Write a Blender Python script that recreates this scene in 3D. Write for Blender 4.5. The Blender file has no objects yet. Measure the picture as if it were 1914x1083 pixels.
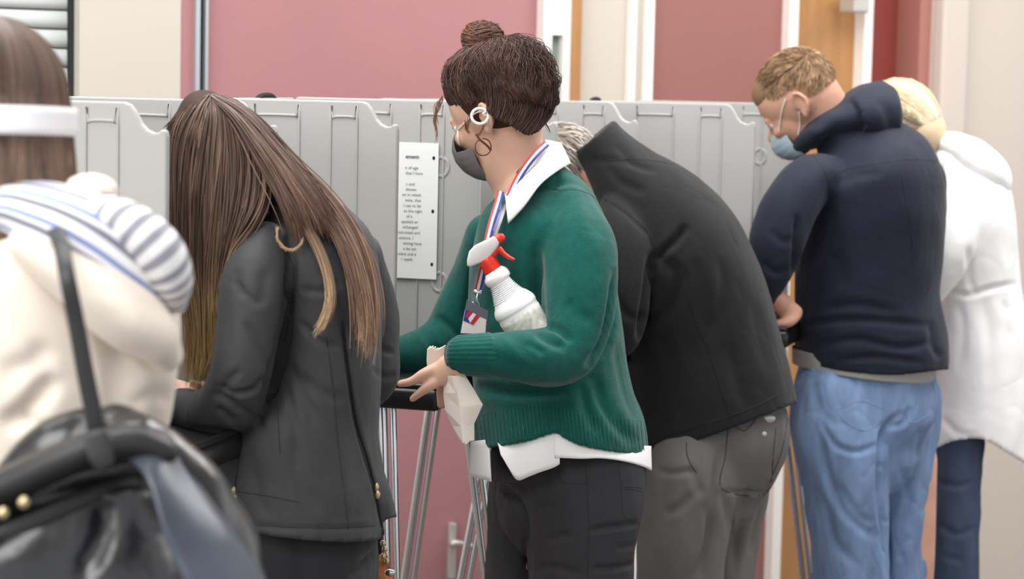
import bpy, bmesh, math, random
import numpy as np
from mathutils import Vector, Matrix, noise
from mathutils.bvhtree import BVHTree

random.seed(7); np.random.seed(7)
SC = bpy.context.scene
COL = SC.collection

# ------------------------------------------------------------------ camera
IW, IH = 1914.0, 1083.0
F = 4200.0                      # focal length in pixels
EYE = 1.70
TILT = math.atan(394.0 / F)     # looking slightly down
ROLL = 0.022
cam_d = bpy.data.cameras.new('camera'); cam = bpy.data.objects.new('camera', cam_d); COL.objects.link(cam)
cam_d.sensor_width = 36.0; cam_d.lens = 36.0 * F / IW
cam_d.clip_start = 0.05; cam_d.clip_end = 60
R = Matrix.Rotation(math.pi / 2 - TILT, 3, 'X') @ Matrix.Rotation(ROLL, 3, 'Z')
cam.matrix_world = Matrix.Translation((0, 0, EYE)) @ R.to_4x4()
cam_d.dof.use_dof = True; cam_d.dof.focus_distance = 4.15; cam_d.dof.aperture_fstop = 4.5
SC.camera = cam
CAM = Vector((0, 0, EYE))
RN = np.array(R)

# ------------------------------------------------------------------ light
SC.view_settings.view_transform = 'Standard'; SC.view_settings.look = 'None'
SC.view_settings.gamma = 1.0; SC.view_settings.use_curve_mapping = False
SC.view_settings.exposure = 0.06
w = bpy.data.worlds.new('daylight'); SC.world = w; w.use_nodes = True
w.node_tree.nodes['Background'].inputs[0].default_value = (0.95, 0.97, 1.0, 1)
w.node_tree.nodes['Background'].inputs[1].default_value = 1.0
def area(name, loc, rot, sx, sy, power, col=(1, 0.995, 0.985)):
    d = bpy.data.lights.new(name, 'AREA'); d.shape = 'RECTANGLE'; d.size = sx; d.size_y = sy
    d.energy = power; d.color = col
    o = bpy.data.objects.new(name, d); COL.objects.link(o); o.location = loc; o.rotation_euler = rot
    return o
area('overhead_area_light', (-0.9, 4.0, 3.3), (0, 0, 0), 1.6, 2.2, 72)
area('overhead_area_light', (1.2, 5.2, 3.3), (0, 0, 0), 1.6, 2.2, 72)
area('overhead_area_light', (-1.0, 0.8, 3.3), (0, 0, 0), 1.6, 2.2, 80)
area('overhead_area_light', (2.7, 6.0, 3.3), (0, 0, 0), 1.2, 1.6, 40)  # extra fill lamp, added to brighten the right wall and white coat
area('window_light', (-4.0, 0.2, 2.3), (math.radians(68), 0, math.radians(-48)), 3.0, 2.2, 95, (1, 0.99, 0.97))

# ------------------------------------------------------------------ helpers
def P(px, py, z):
    """world point seen at photograph pixel (px,py), z metres in front of the camera along +Y"""
    d = R @ Vector(((px - IW / 2) / F, -(py - IH / 2) / F, -1.0))
    return CAM + d * (z / d.y)
def M(px, z):                    # pixels -> metres at distance z
    return px * z / F
def proj(V):
    q = (V - np.array(CAM)) @ RN
    return np.stack([IW / 2 - F * q[:, 0] / q[:, 2], IH / 2 + F * q[:, 1] / q[:, 2]], 1)

def mat(name, col, rough=0.7, spec=0.3, bump=0.0, bscale=200, sheen=0.0, metal=0.0, var=0.0, vscale=8, coat=0.0, stretch=None, sss=0.0, btype='NOISE', bdist=0.002):
    m = bpy.data.materials.new(name); m.use_nodes = True; nt = m.node_tree; b = nt.nodes['Principled BSDF']
    c = tuple(((x / 255.0) / 12.92 if x / 255.0 <= 0.04045 else ((x / 255.0 + 0.055) / 1.055) ** 2.4) for x in col)
    b.inputs['Base Color'].default_value = (*c, 1); b.inputs['Roughness'].default_value = rough
    b.inputs['Specular IOR Level'].default_value = spec; b.inputs['Metallic'].default_value = metal
    b.inputs['Sheen Weight'].default_value = sheen; b.inputs['Coat Weight'].default_value = coat
    if sss: b.inputs['Subsurface Weight'].default_value = sss; b.inputs['Subsurface Radius'].default_value = (0.01, 0.004, 0.002); b.inputs['Subsurface Scale'].default_value = 0.6
    tc = nt.nodes.new('ShaderNodeTexCoord'); mp = nt.nodes.new('ShaderNodeMapping'); nt.links.new(tc.outputs['Object'], mp.inputs[0])
    if stretch: mp.inputs['Scale'].default_value = stretch
    if var:
        n = nt.nodes.new('ShaderNodeTexNoise'); n.inputs['Scale'].default_value = vscale; n.inputs['Detail'].default_value = 4; nt.links.new(mp.outputs[0], n.inputs['Vector'])
        r = nt.nodes.new('ShaderNodeValToRGB'); r.color_ramp.elements[0].position = 0.3; r.color_ramp.elements[1].position = 0.7
        r.color_ramp.elements[0].color = (*[x * (1 - var) for x in c], 1); r.color_ramp.elements[1].color = (*[min(1, x * (1 + var)) for x in c], 1)
        nt.links.new(n.outputs['Fac'], r.inputs[0]); nt.links.new(r.outputs[0], b.inputs['Base Color'])
    if bump:
        if btype == 'NOISE':
            n = nt.nodes.new('ShaderNodeTexNoise'); n.inputs['Scale'].default_value = bscale; n.inputs['Detail'].default_value = 3; out = n.outputs['Fac']
        elif btype == 'VORONOI':
            n = nt.nodes.new('ShaderNodeTexVoronoi'); n.inputs['Scale'].default_value = bscale; out = n.outputs['Distance']
        else:
            n = nt.nodes.new('ShaderNodeTexWave'); n.inputs['Scale'].default_value = bscale; n.bands_direction = btype; n.inputs['Distortion'].default_value = 1.5; out = n.outputs['Fac']
        nt.links.new(mp.outputs[0], n.inputs['Vector'])
        bp = nt.nodes.new('ShaderNodeBump'); bp.inputs['Strength'].default_value = bump; bp.inputs['Distance'].default_value = bdist
        nt.links.new(out, bp.inputs['Height']); nt.links.new(bp.outputs[0], b.inputs['Normal'])
    return m

def mat_vc(name, rough=0.45, spec=0.4):      # colour from the strand's own colour attribute
    m = bpy.data.materials.new(name); m.use_nodes = True; nt = m.node_tree; b = nt.nodes['Principled BSDF']
    a = nt.nodes.new('ShaderNodeVertexColor'); a.layer_name = 'tone'; nt.links.new(a.outputs[0], b.inputs['Base Color'])
    b.inputs['Roughness'].default_value = rough; b.inputs['Specular IOR Level'].default_value = spec
    return m

def mat_bands(name, stops, axis='X', rough=0.6, rep=1.0, bump=0):
    """cloth with woven bands across its uv"""
    m = bpy.data.materials.new(name); m.use_nodes = True; nt = m.node_tree; b = nt.nodes['Principled BSDF']
    uv = nt.nodes.new('ShaderNodeUVMap'); s = nt.nodes.new('ShaderNodeSeparateXYZ'); nt.links.new(uv.outputs[0], s.inputs[0])
    mu = nt.nodes.new('ShaderNodeMath'); mu.operation = 'MULTIPLY'; mu.inputs[1].default_value = rep; nt.links.new(s.outputs[axis], mu.inputs[0])
    fr = nt.nodes.new('ShaderNodeMath'); fr.operation = 'FRACT'; nt.links.new(mu.outputs[0], fr.inputs[0])
    r = nt.nodes.new('ShaderNodeValToRGB'); r.color_ramp.interpolation = 'CONSTANT'
    for i, (p, col) in enumerate(stops):
        e = r.color_ramp.elements[i] if i < 2 else r.color_ramp.elements.new(p)
        e.position = p; e.color = (*[((x / 255.0 + 0.055) / 1.055) ** 2.4 for x in col], 1)
    nt.links.new(fr.outputs[0], r.inputs[0]); nt.links.new(r.outputs[0], b.inputs['Base Color']); b.inputs['Roughness'].default_value = rough
    return m

class G:                          # geometry: verts, faces, optional uv per vertex
    def __init__(s): s.v = []; s.f = []; s.uv = []
    def add(s, v, f, uv=None):
        k = len(s.v); s.v += [tuple(x) for x in v]; s.f += [tuple(i + k for i in t) for t in f]
        s.uv += list(uv) if uv is not None else [(0, 0)] * len(v)
        return s
def mesh_of(name, g):
    me = bpy.data.meshes.new(name); me.from_pydata(g.v, [], g.f); me.update()
    l = me.uv_layers.new(name='UVMap'); li = np.empty(len(me.loops), dtype=np.int32); me.loops.foreach_get('vertex_index', li)
    l.data.foreach_set('uv', np.array(g.uv, dtype=np.float32)[li].ravel())
    return me
def link(name, me, m, parent=None, smooth=True):
    o = bpy.data.objects.new(name, me); COL.objects.link(o)
    if m: me.materials.clear(); me.materials.append(m)
    if smooth: me.polygons.foreach_set('use_smooth', [True] * len(me.polygons))
    if parent: o.parent = parent; o.matrix_parent_inverse = parent.matrix_world.inverted()
    return o
def recalc(me):
    bm = bmesh.new(); bm.from_mesh(me); bmesh.ops.recalc_face_normals(bm, faces=bm.faces); bm.to_mesh(me); bm.free()
def part(name, g, m, parent=None, smooth=True, solid=0, sub=0, bevel=0):
    me = mesh_of(name, g); recalc(me)
    o = link(name, me, m, parent, smooth)
    if solid: s = o.modifiers.new('s', 'SOLIDIFY'); s.thickness = solid; s.offset = 0
    if bevel: s = o.modifiers.new('b', 'BEVEL'); s.width = bevel; s.segments = 2; s.limit_method = 'ANGLE'; s.angle_limit = 0.6
    if sub: s = o.modifiers.new('u', 'SUBSURF'); s.levels = sub; s.render_levels = sub
    return o
def tag(o, label=None, cat=None, group=None, kind=None):
    if label: o['label'] = label
    if cat: o['category'] = cat
    if group: o['group'] = group
    if kind: o['kind'] = kind
    return o
def empty(name, loc, label, cat, group=None, rz=0):
    o = bpy.data.objects.new(name, None); COL.objects.link(o); o.location = loc; o.rotation_euler.z = rz; o.empty_display_size = 0.05
    o.matrix_world = Matrix.Translation(loc) @ Matrix.Rotation(rz, 4, 'Z')
    return tag(o, label, cat, group)

def N(px, py, a, b, z):           # a loft node from the photograph: half width a in pixels, half depth b in metres
    return (P(px, py, z), M(a, z), b)
def W(x, y, z, a, b=None):
    return (Vector((x, y, z)), a, b or a)
def crom(arr, sub):
    arr = np.array(arr, float); n = len(arr)
    if n < 2 or sub < 2: return arr
    ext = np.vstack([2 * arr[0] - arr[1], arr, 2 * arr[-1] - arr[-2]]); out = []
    for i in range(n - 1):
        p0, p1, p2, p3 = ext[i:i + 4]
        for k in range(sub):
            t = k / sub
            out.append(0.5 * ((2 * p1) + (-p0 + p2) * t + (2 * p0 - 5 * p1 + 4 * p2 - p3) * t * t + (-p0 + 3 * p1 - 3 * p2 + p3) * t ** 3))
    out.append(arr[-1]); return np.array(out)
def loft(nodes, n=28, sub=5, cap=(1, 1), e=2.0, g=None, k=1.0, ripple=None, depth=None):
    """closed limb through the nodes; cap = rounding of both ends (0 flat); k shrinks it"""
    g = g or G()
    arr = crom([[*c, a, b] for c, a, b in nodes], sub)
    arr[:, 3:] = np.maximum(arr[:, 3:] * k, 0.0008)
    C = arr[:, :3]; T = np.gradient(C, axis=0); T /= np.linalg.norm(T, axis=1)[:, None] + 1e-9
    D = C - np.array(CAM) if depth is None else np.tile(np.array(depth, float), (len(C), 1)); D /= np.linalg.norm(D, axis=1)[:, None]
    L = np.cross(T, D); ln = np.linalg.norm(L, axis=1)
    for i in range(len(L)):
        if ln[i] < 0.15: L[i] = L[i - 1] if i else np.array([1, 0, 0])
    L /= np.linalg.norm(L, axis=1)[:, None]; D = np.cross(L, T); D /= np.linalg.norm(D, axis=1)[:, None]
    rows = []
    def pre(i, sgn, c):
        r0 = min(arr[i, 3], arr[i, 4]) * c
        for q in (0.98, 0.85, 0.6, 0.3):
            rows.append((C[i] + sgn * T[i] * r0 * math.sqrt(1 - (1 - q) ** 2) if False else C[i] + sgn * T[i] * r0 * q, L[i], D[i], arr[i, 3] * math.sqrt(1 - q * q), arr[i, 4] * math.sqrt(1 - q * q)))
    if cap[0]: pre(0, -1, cap[0])
    for i in range(len(C)): rows.append((C[i], L[i], D[i], arr[i, 3], arr[i, 4]))
    if cap[1]:
        kk = len(rows); pre(len(C) - 1, 1, cap[1]); rows[kk:] = rows[kk:][::-1]
    V = []; U = []
    th = np.linspace(0, 2 * math.pi, n, endpoint=False); ct, st = np.cos(th), np.sin(th)
    cx = np.sign(ct) * np.abs(ct) ** (2 / e); sy = np.sign(st) * np.abs(st) ** (2 / e)
    for j, (c, l, d, a, b) in enumerate(rows):
        rp = 1.0 if ripple is None else (1 + ripple(th, j / (len(rows) - 1)))[:, None]
        V.append(c + (cx[:, None] * l * a + sy[:, None] * d * b) * rp); U.append(np.stack([th / (2 * math.pi), np.full(n, j / (len(rows) - 1))], 1))
    m = len(rows); V = np.concatenate(V); U = np.concatenate(U)
    fs = [(j * n + i, j * n + (i + 1) % n, (j + 1) * n + (i + 1) % n, (j + 1) * n + i) for j in range(m - 1) for i in range(n)]
    fs.append(tuple(range(n))[::-1]); fs.append(tuple((m - 1) * n + i for i in range(n)))
    g.add(V.tolist(), fs, U.tolist()); return g
def ell(c, ax, fr=None, g=None, n=20):
    g = g or G(); fr = fr or Matrix.Identity(3); c = Vector(c); v = []; f = []
    for j in range(1, n):
        for i in range(2 * n):
            t, p = math.pi * j / n, math.pi * i / n
            v.append(c + fr @ Vector((ax[0] * math.sin(t) * math.cos(p), ax[1] * math.sin(t) * math.sin(p), ax[2] * math.cos(t))))
    v += [c + fr @ Vector((0, 0, ax[2])), c + fr @ Vector((0, 0, -ax[2]))]; m = 2 * n
    for j in range(n - 2):
        for i in range(m): f.append((j * m + i, j * m + (i + 1) % m, (j + 1) * m + (i + 1) % m, (j + 1) * m + i))
    for i in range(m): f.append((len(v) - 2, (i + 1) % m, i)); f.append((len(v) - 1, (n - 2) * m + i, (n - 2) * m + (i + 1) % m))
    g.add(v, f); return g
def tube(pts, r, g=None, n=8, sub=5, r2=None):
    rr = np.linspace(r, r2 if r2 is not None else r, len(pts))
    return loft([(Vector(p), q, q) for p, q in zip(pts, rr)], n=n, sub=sub, g=g)
def box(c, s, g=None, fr=None):
    g = g or G(); c = Vector(c); fr = fr or Matrix.Identity(3)
    v = [c + fr @ Vector((x * s[0] / 2, y * s[1] / 2, z * s[2] / 2)) for x in (-1, 1) for y in (-1, 1) for z in (-1, 1)]
    g.add(v, [(0, 1, 3, 2), (4, 6, 7, 5), (0, 4, 5, 1), (2, 3, 7, 6), (0, 2, 6, 4), (1, 5, 7, 3)]); return g
def prism(poly, n, th, g=None):
    """polygon of world points given thickness th along n"""
    g = g or G(); n = Vector(n).normalized(); a = [Vector(p) - n * th / 2 for p in poly]; b = [Vector(p) + n * th / 2 for p in poly]; k = len(poly)
    g.add(a + b, [tuple(range(k)), tuple(range(2 * k - 1, k - 1, -1))] + [(i, i + k, (i + 1) % k + k, (i + 1) % k) for i in range(k)]); return g
def patch(A, B, rows=8, sub=4, bulge=0.0, g=None):
    """cloth between two edges of world points"""
    g = g or G(); a = crom([list(p) for p in A], sub); b = crom([list(p) for p in B], sub); n = len(a); v = []; uv = []
    for j in range(rows + 1):
        t = j / rows
        for i in range(n):
            p = a[i] * (1 - t) + b[i] * t; d = np.array(CAM) - p; d /= np.linalg.norm(d)
            v.append(p + d * bulge * math.sin(math.pi * t)); uv.append((t, i / (n - 1)))
    g.add([list(x) for x in v], [(j * n + i, j * n + i + 1, (j + 1) * n + i + 1, (j + 1) * n + i) for j in range(rows) for i in range(n - 1)], uv); return g

def seg_dist(Q, pts):
    pts = np.array(pts, float); best = np.full(len(Q), 1e9); tb = np.zeros(len(Q)); L = np.r_[0, np.cumsum(np.linalg.norm(np.diff(pts, axis=0), axis=1))]
    for i in range(len(pts) - 1):
        a, b = pts[i], pts[i + 1]; ab = b - a; t = np.clip(((Q - a) @ ab) / (ab @ ab + 1e-9), 0, 1)
        d = np.linalg.norm(Q - (a + t[:, None] * ab), axis=1); m = d < best; best[m] = d[m]; tb[m] = (L[i] + t[m] * (L[i + 1] - L[i])) / L[-1]
    return best, tb
def organic(name, g, m, parent=None, voxel=0.006, smooth=6, folds=(), wr=None, cuts=(), hem=None):
    """one continuous skin over the overlapping pieces, with modelled folds"""
    me = mesh_of(name, g); o = bpy.data.objects.new(name, me); COL.objects.link(o)
    r = o.modifiers.new('r', 'REMESH'); r.mode = 'VOXEL'; r.voxel_size = voxel
    s = o.modifiers.new('s', 'SMOOTH'); s.factor = 0.5; s.iterations = smooth
    dg = bpy.context.evaluated_depsgraph_get(); dg.update(); ev = o.evaluated_get(dg); me2 = bpy.data.meshes.new_from_object(ev)
    bpy.data.objects.remove(o); bpy.data.meshes.remove(me)
    me2.name = name; nv = len(me2.vertices)
    V = np.empty(nv * 3); me2.vertices.foreach_get('co', V); V = V.reshape(-1, 3)
    def normals():
        q = np.empty(nv * 3); me2.vertex_normals.foreach_get('vector', q); return q.reshape(-1, 3)
    Nn = normals(); view = V - np.array(CAM); view /= np.linalg.norm(view, axis=1)[:, None]
    if wr:
        amp, fq = wr[:2]; rid = wr[2] * 0.22 if len(wr) > 2 else 0.0; fq = np.array(fq); d = np.array([noise.noise(Vector(p * fq)) + 0.5 * noise.noise(Vector(p * fq * 2.3 + 7)) for p in V]); V = V + Nn * (amp * d)[:, None]
        if rid:                  # sharper creases between soft pillows of cloth
            q_ = fq * 1.9; d = np.array([max(0.0, 1 - abs(noise.noise(Vector(p * q_ + noise.noise_vector(Vector(p * 6)) * 0.8 + Vector((31, 5, 9)))) * 6)) ** 1.5 for p in V]); V = V - Nn * (rid * d)[:, None]
    if folds:
        Q = proj(V); face = np.clip(-(Nn * view).sum(1) * 2.5, 0, 1)
        for pts, wd, dp in folds:
            pts = crom(pts, 5) if len(pts) > 2 else np.array(pts, float)
            d, t = seg_dist(Q, pts); x = d / wd; tp = np.clip(np.minimum(t, 1 - t) * 5, 0.0, 1) ** 0.7
            V = V - Nn * (dp * (1 - 0.8 * x * x) * np.exp(-x * x) * tp * face)[:, None]
    me2.vertices.foreach_set('co', V.ravel()); me2.update()
    if cuts:
        bm = bmesh.new(); bm.from_mesh(me2)
        for (x0, y0), (x1, y1) in cuts:           # keep what lies above the line in the photograph
            a, b = P(x0, y0, 4), P(x1, y1, 4); nn = (a - CAM).cross(b - CAM).normalized()
            if nn.z > 0: nn = -nn
            rr = bmesh.ops.bisect_plane(bm, geom=bm.verts[:] + bm.edges[:] + bm.faces[:], plane_co=CAM, plane_no=nn, clear_outer=True)
            ed = [e for e in rr['geom_cut'] if isinstance(e, bmesh.types.BMEdge)]
            bmesh.ops.holes_fill(bm, edges=ed, sides=0)
        bm.to_mesh(me2); bm.free()
    if hem:                      # open lower edge of a garment, following a line of the photograph
        Q = proj(V); hx = np.array(crom(hem, 4)); hy = np.interp(Q[:, 0], hx[:, 0], hx[:, 1]); over = Q[:, 1] - hy
        bm = bmesh.new(); bm.from_mesh(me2); bm.verts.ensure_lookup_table()
        bmesh.ops.delete(bm, geom=[bm.verts[i] for i in np.where(over > 0)[0]], context='VERTS')
        for v in bm.verts:
            if v.is_boundary:
                q = proj(np.array([list(v.co)]))[0]; y = np.interp(q[0], hx[:, 0], hx[:, 1]); v.co.z -= (y - q[1]) * (v.co.y / F)
        bmesh.ops.smooth_vert(bm, verts=[v for v in bm.verts if v.is_boundary], factor=0.4, use_axis_x=True, use_axis_y=True, use_axis_z=True)
        bm.to_mesh(me2); bm.free()
    o = link(name, me2, m, parent)
    if hem: sm = o.modifiers.new('s', 'SOLIDIFY'); sm.thickness = 0.004; sm.offset = -1
    return o
def bvh(*objs):
    vs = []; fs = []
    for o in objs:
        k = len(vs); mw = o.matrix_world
        vs += [mw @ v.co for v in o.data.vertices]; fs += [tuple(i + k for i in p.vertices) for p in o.data.polygons]
    return BVHTree.FromPolygons(vs, fs)
def on(tree, px, py, off=0.001, zdef=4.4):
    d = (P(px, py, 5) - CAM).normalized(); h = tree.ray_cast(CAM, d)
    return (h[0] - d * off) if h[0] is not None else P(px, py, zdef)
def drape(tree, pts, off=0.001, sub=6, zdef=4.4):
    """points laid on the surface; stretches that leave it are dropped"""
    out = []
    for x, y in crom(pts, sub):
        d = (P(x, y, 5) - CAM).normalized(); hit = tree.ray_cast(CAM, d)[0]
        q = hit - d * off if hit is not None else P(x, y, zdef)
        if out and (q - out[-1]).length > 0.07: continue
        if not out and hit is None: continue
        out.append(q)
    return out if len(out) > 1 else [on(tree, *pts[0], off, zdef), on(tree, pts[0][0] + 1, pts[0][1] + 1, off, zdef)]
def seam(name, tree, pts, r, m, parent, off=0.0, g=None, sub=6, zdef=4.4):
    g2 = tube(drape(tree, pts, off, sub, zdef), r, g, n=6, sub=1)
    return g2 if name is None else part(name, g2, m, parent)

# hair strands -----------------------------------------------------
def lin(c): return np.array([((x / 255.0 + 0.055) / 1.055) ** 2.4 for x in c])
def strands(name, S, rad, root, tip, m, parent, var=0.25, sides=3, tipstart=0.4, clumpy=0.8):
    """S: (n, k, 3) strand paths -> one mesh of fine tapered tubes with a tone per strand"""
    S = np.asarray(S); n, k, _ = S.shape
    T = np.gradient(S, axis=1); T /= np.linalg.norm(T, axis=2)[..., None] + 1e-9
    up = np.array([0.31, 0.9, 0.3]); A = np.cross(T, up); A /= np.linalg.norm(A, axis=2)[..., None] + 1e-9; B = np.cross(T, A)
    t = np.linspace(0, 1, k); taper = rad * np.clip(1.15 - t ** 2.2, 0.1, 1)
    rr = np.random.uniform(0.6, 1.3, n)[:, None] * taper[None]
    V = np.stack([S + (A * math.cos(a) + B * math.sin(a)) * rr[..., None] for a in [2 * math.pi * i / sides for i in range(sides)]], 2)
    idx = np.arange(n * k * sides).reshape(n, k, sides)
    q = np.stack([idx[:, :-1], np.roll(idx, -1, 2)[:, :-1], np.roll(idx, -1, 2)[:, 1:], idx[:, 1:]], -1).reshape(-1, 4)
    me = bpy.data.meshes.new(name); me.from_pydata(V.reshape(-1, 3).tolist(), [], q.tolist())
    mix = np.clip((t - tipstart) / (1 - tipstart), 0, 1)[None, :, None]
    c = lin(root)[None, None] * (1 - mix) + lin(tip)[None, None] * mix
    lock = np.array([noise.noise(Vector(q) * 55) + 0.6 * noise.noise(Vector(q) * 120 + Vector((3, 3, 3))) for q in S[:, k // 2]])
    c = c * np.exp(np.random.normal(0, var, n) + clumpy * lock)[:, None, None]
    c = np.repeat(c[:, :, None, :], sides, 2).reshape(-1, 3); c = np.hstack([np.clip(c, 0, 1), np.ones((len(c), 1))])
    at = me.color_attributes.new('tone', 'FLOAT_COLOR', 'POINT'); at.data.foreach_set('color', c.astype(np.float32).ravel())
    return link(name, me, m, parent)
def between(guides, n, k=26, jit=0.004, clump=0.5, zj=0.012):
    """strands blended between neighbouring guides (each a list of world points)"""
    Gd = []
    for g in guides:
        a = crom([list(p) for p in g], 8); L = np.r_[0, np.cumsum(np.linalg.norm(np.diff(a, axis=0), axis=1))]; s = np.linspace(0, L[-1], k)
        Gd.append(np.stack([np.interp(s, L, a[:, i]) for i in range(3)], 1))
    Gd = np.array(Gd); out = []
    ncl = max(3, n // 9); cl = np.random.uniform(0, len(Gd) - 1, ncl)
    t = np.linspace(0, 1, k)
    for i in range(n):
        c = cl[np.random.randint(ncl)]; u0 = np.random.uniform(0, len(Gd) - 1)
        u = u0 * (1 - clump * t ** 0.8) + (c * 0.35 + u0 * 0.65) * clump * t ** 0.8
        j = np.clip(u.astype(int), 0, len(Gd) - 2); fr = (u - j)[:, None]
        ar = np.arange(k); s = Gd[j, ar] * (1 - fr) + Gd[j + 1, ar] * fr
        off = np.random.normal(0, jit, 3) * np.array([1, 0.5, 1]); ph = np.random.uniform(0, 6.28, 3)
        wv = jit * 0.6 * np.stack([np.sin(t * 7 + ph[0]), np.sin(t * 5 + ph[1]) * 0.5, np.sin(t * 6 + ph[2]) * 0.5], 1)
        s = s + off[None] * (0.3 + t[:, None]) + wv * t[:, None]; s[:, 1] += np.random.uniform(-zj, zj)
        ln = np.random.uniform(0.86, 1.0); s = np.stack([np.interp(t * ln, t, s[:, q]) for q in range(3)], 1)
        out.append(s)
    return np.array(out)

# head ---------------------------------------------------------------
class Head:
    """local frame: x forward, y to the person's left, z up; origin = centre of the skull"""
    def __init__(s, c, fwd, up, sc=1.0):
        f = Vector(fwd).normalized(); u = Vector(up); u = (u - f * u.dot(f)).normalized(); l = u.cross(f)
        s.c = Vector(c); s.fr = Matrix((f, l, u)).transposed(); s.sc = sc
    def p(s, x, y, z): return s.c + s.fr @ (Vector((x, y, z)) * s.sc)
    def e(s, g, c, ax): ell(s.p(*c), [a * s.sc for a in ax], s.fr, g)
    def build(s, g, ear_side=(1, -1)):
        s.e(g, (0, 0, 0), (0.096, 0.074, 0.088)); s.e(g, (0.045, 0, -0.045), (0.048, 0.060, 0.070)); s.e(g, (0.04, 0, -0.082), (0.045, 0.052, 0.036))
        s.e(g, (0.078, 0, -0.108), (0.017, 0.02, 0.015)); s.e(g, (0.086, 0, -0.012), (0.012, 0.045, 0.008))
        loft([(s.p(0.088, 0, -0.018), 0.006, 0.006), (s.p(0.100, 0, -0.038), 0.007, 0.008), (s.p(0.113, 0, -0.055), 0.010, 0.010), (s.p(0.098, 0, -0.062), 0.010, 0.009)], n=12, g=g)
        for y in (1, -1):
            s.e(g, (0.100, 0.009 * y, -0.057), (0.008, 0.007, 0.006)); s.e(g, (0.070, 0.036 * y, -0.050), (0.022, 0.020, 0.018)); s.e(g, (0.084, 0.031 * y, -0.024), (0.008, 0.014, 0.009))
        s.e(g, (0.092, 0, -0.078), (0.009, 0.020, 0.004)); s.e(g, (0.090, 0, -0.087), (0.009, 0.017, 0.0045))
        for y in ear_side:   # ear: bowl, helix rim, lobe
            b = [(-0.004, 0.074, -0.012), (-0.014, 0.082, 0.002), (-0.026, 0.086, -0.004), (-0.030, 0.086, -0.022), (-0.022, 0.083, -0.040), (-0.010, 0.077, -0.050), (-0.004, 0.074, -0.044)]
            tube([s.p(q[0], q[1] * y, q[2]) for q in b], 0.0048 * s.sc, g, n=10); s.e(g, (-0.014, 0.074 * y, -0.022), (0.016, 0.006, 0.026)); s.e(g, (-0.008, 0.076 * y, -0.050), (0.008, 0.005, 0.009))
        return g
    def eyes(s, parent, iris):
        for y in (1, -1):
            g = G(); s.e(g, (0.080, 0.031 * y, -0.026), (0.0125, 0.0125, 0.0125)); part('eye', g, MT['eye'], parent)
            g = G(); s.e(g, (0.0895, 0.031 * y, -0.027), (0.0038, 0.0058, 0.0058)); part('iris', g, MT[iris], parent)
    def mask(s, m, parent, drop=0, ax=(0.066, 0.064, 0.056), c=(0.052, 0, -0.070), el=(-62, 48), az=78, nose=0.012):
        g = G(); na, ne = 33, 21; v = []; 
        for j in range(ne):
            for i in range(na):
                a = math.radians(-az + 2 * az * i / (na - 1)); et = el[1] - drop * min(1, max(0, (abs(math.degrees(a)) - 12) / 30)) ** 1.2; b = math.radians(el[0] + (et - el[0]) * j / (ne - 1))
                r = 1 + nose / 0.066 * math.exp(-(a / 0.35) ** 2) * (0.4 + 0.6 * j / (ne - 1)) + 0.012 * math.sin(j * 1.9) * math.cos(a) - 0.09 * (a / 1.55) ** 2
                v.append(s.p(c[0] + ax[0] * math.cos(b) * math.cos(a) * r, c[1] + ax[1] * math.cos(b * 0.75) * math.sin(a) * r, c[2] + ax[2] * math.sin(b)))
        g.add(v, [(j * na + i, j * na + i + 1, (j + 1) * na + i + 1, (j + 1) * na + i) for j in range(ne - 1) for i in range(na - 1)])
        return part('face_mask', g, m, parent, solid=0.0015, sub=1)
    so = (0, 0, 0.01); sa = (0.099, 0.080, 0.092)
    def scalp(s, d, k):
        d = Vector(d).normalized(); ax = s.sa; return s.p(s.so[0] + d.x * ax[0] * k, s.so[1] + d.y * ax[1] * k, s.so[2] + d.z * ax[2] * k)

def shoe(px, z, m, parent, side=-1):
    b = P(px, 1083, z); g = G()
    loft([W(b.x + 0.06, b.y, 0.05, 0.045, 0.045), W(b.x - 0.02, b.y, 0.05, 0.046, 0.045), W(b.x - 0.12, b.y, 0.035, 0.045, 0.03), W(b.x - 0.19, b.y, 0.028, 0.035, 0.024)], g=g, e=2.6, depth=(0, 0, 1))
    return part('shoe', g, m, parent)
def legs(specs, mat_, parent, folds=(), wr=(0.006, (14, 14, 6)), name='trousers', hips=None, voxel=0.0065, cuts=()):
    """specs: one list of nodes per leg (hip to the frame's bottom); continued straight to the ankle"""
    g = G()
    if hips: loft(hips, g=g)
    for nodes in specs:
        c, a, b = nodes[-1]; bot = (Vector((c.x + 0.02, c.y, 0.09)), a * 0.72, b * 0.75); mid = (Vector((c.x + 0.005, c.y, (c.z + 0.09) / 2)), a * 0.88, b * 0.85)
        loft(nodes + [mid, bot], g=g)
    return organic(name, g, mat_, parent, voxel=voxel, folds=folds, wr=wr, cuts=cuts)

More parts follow.
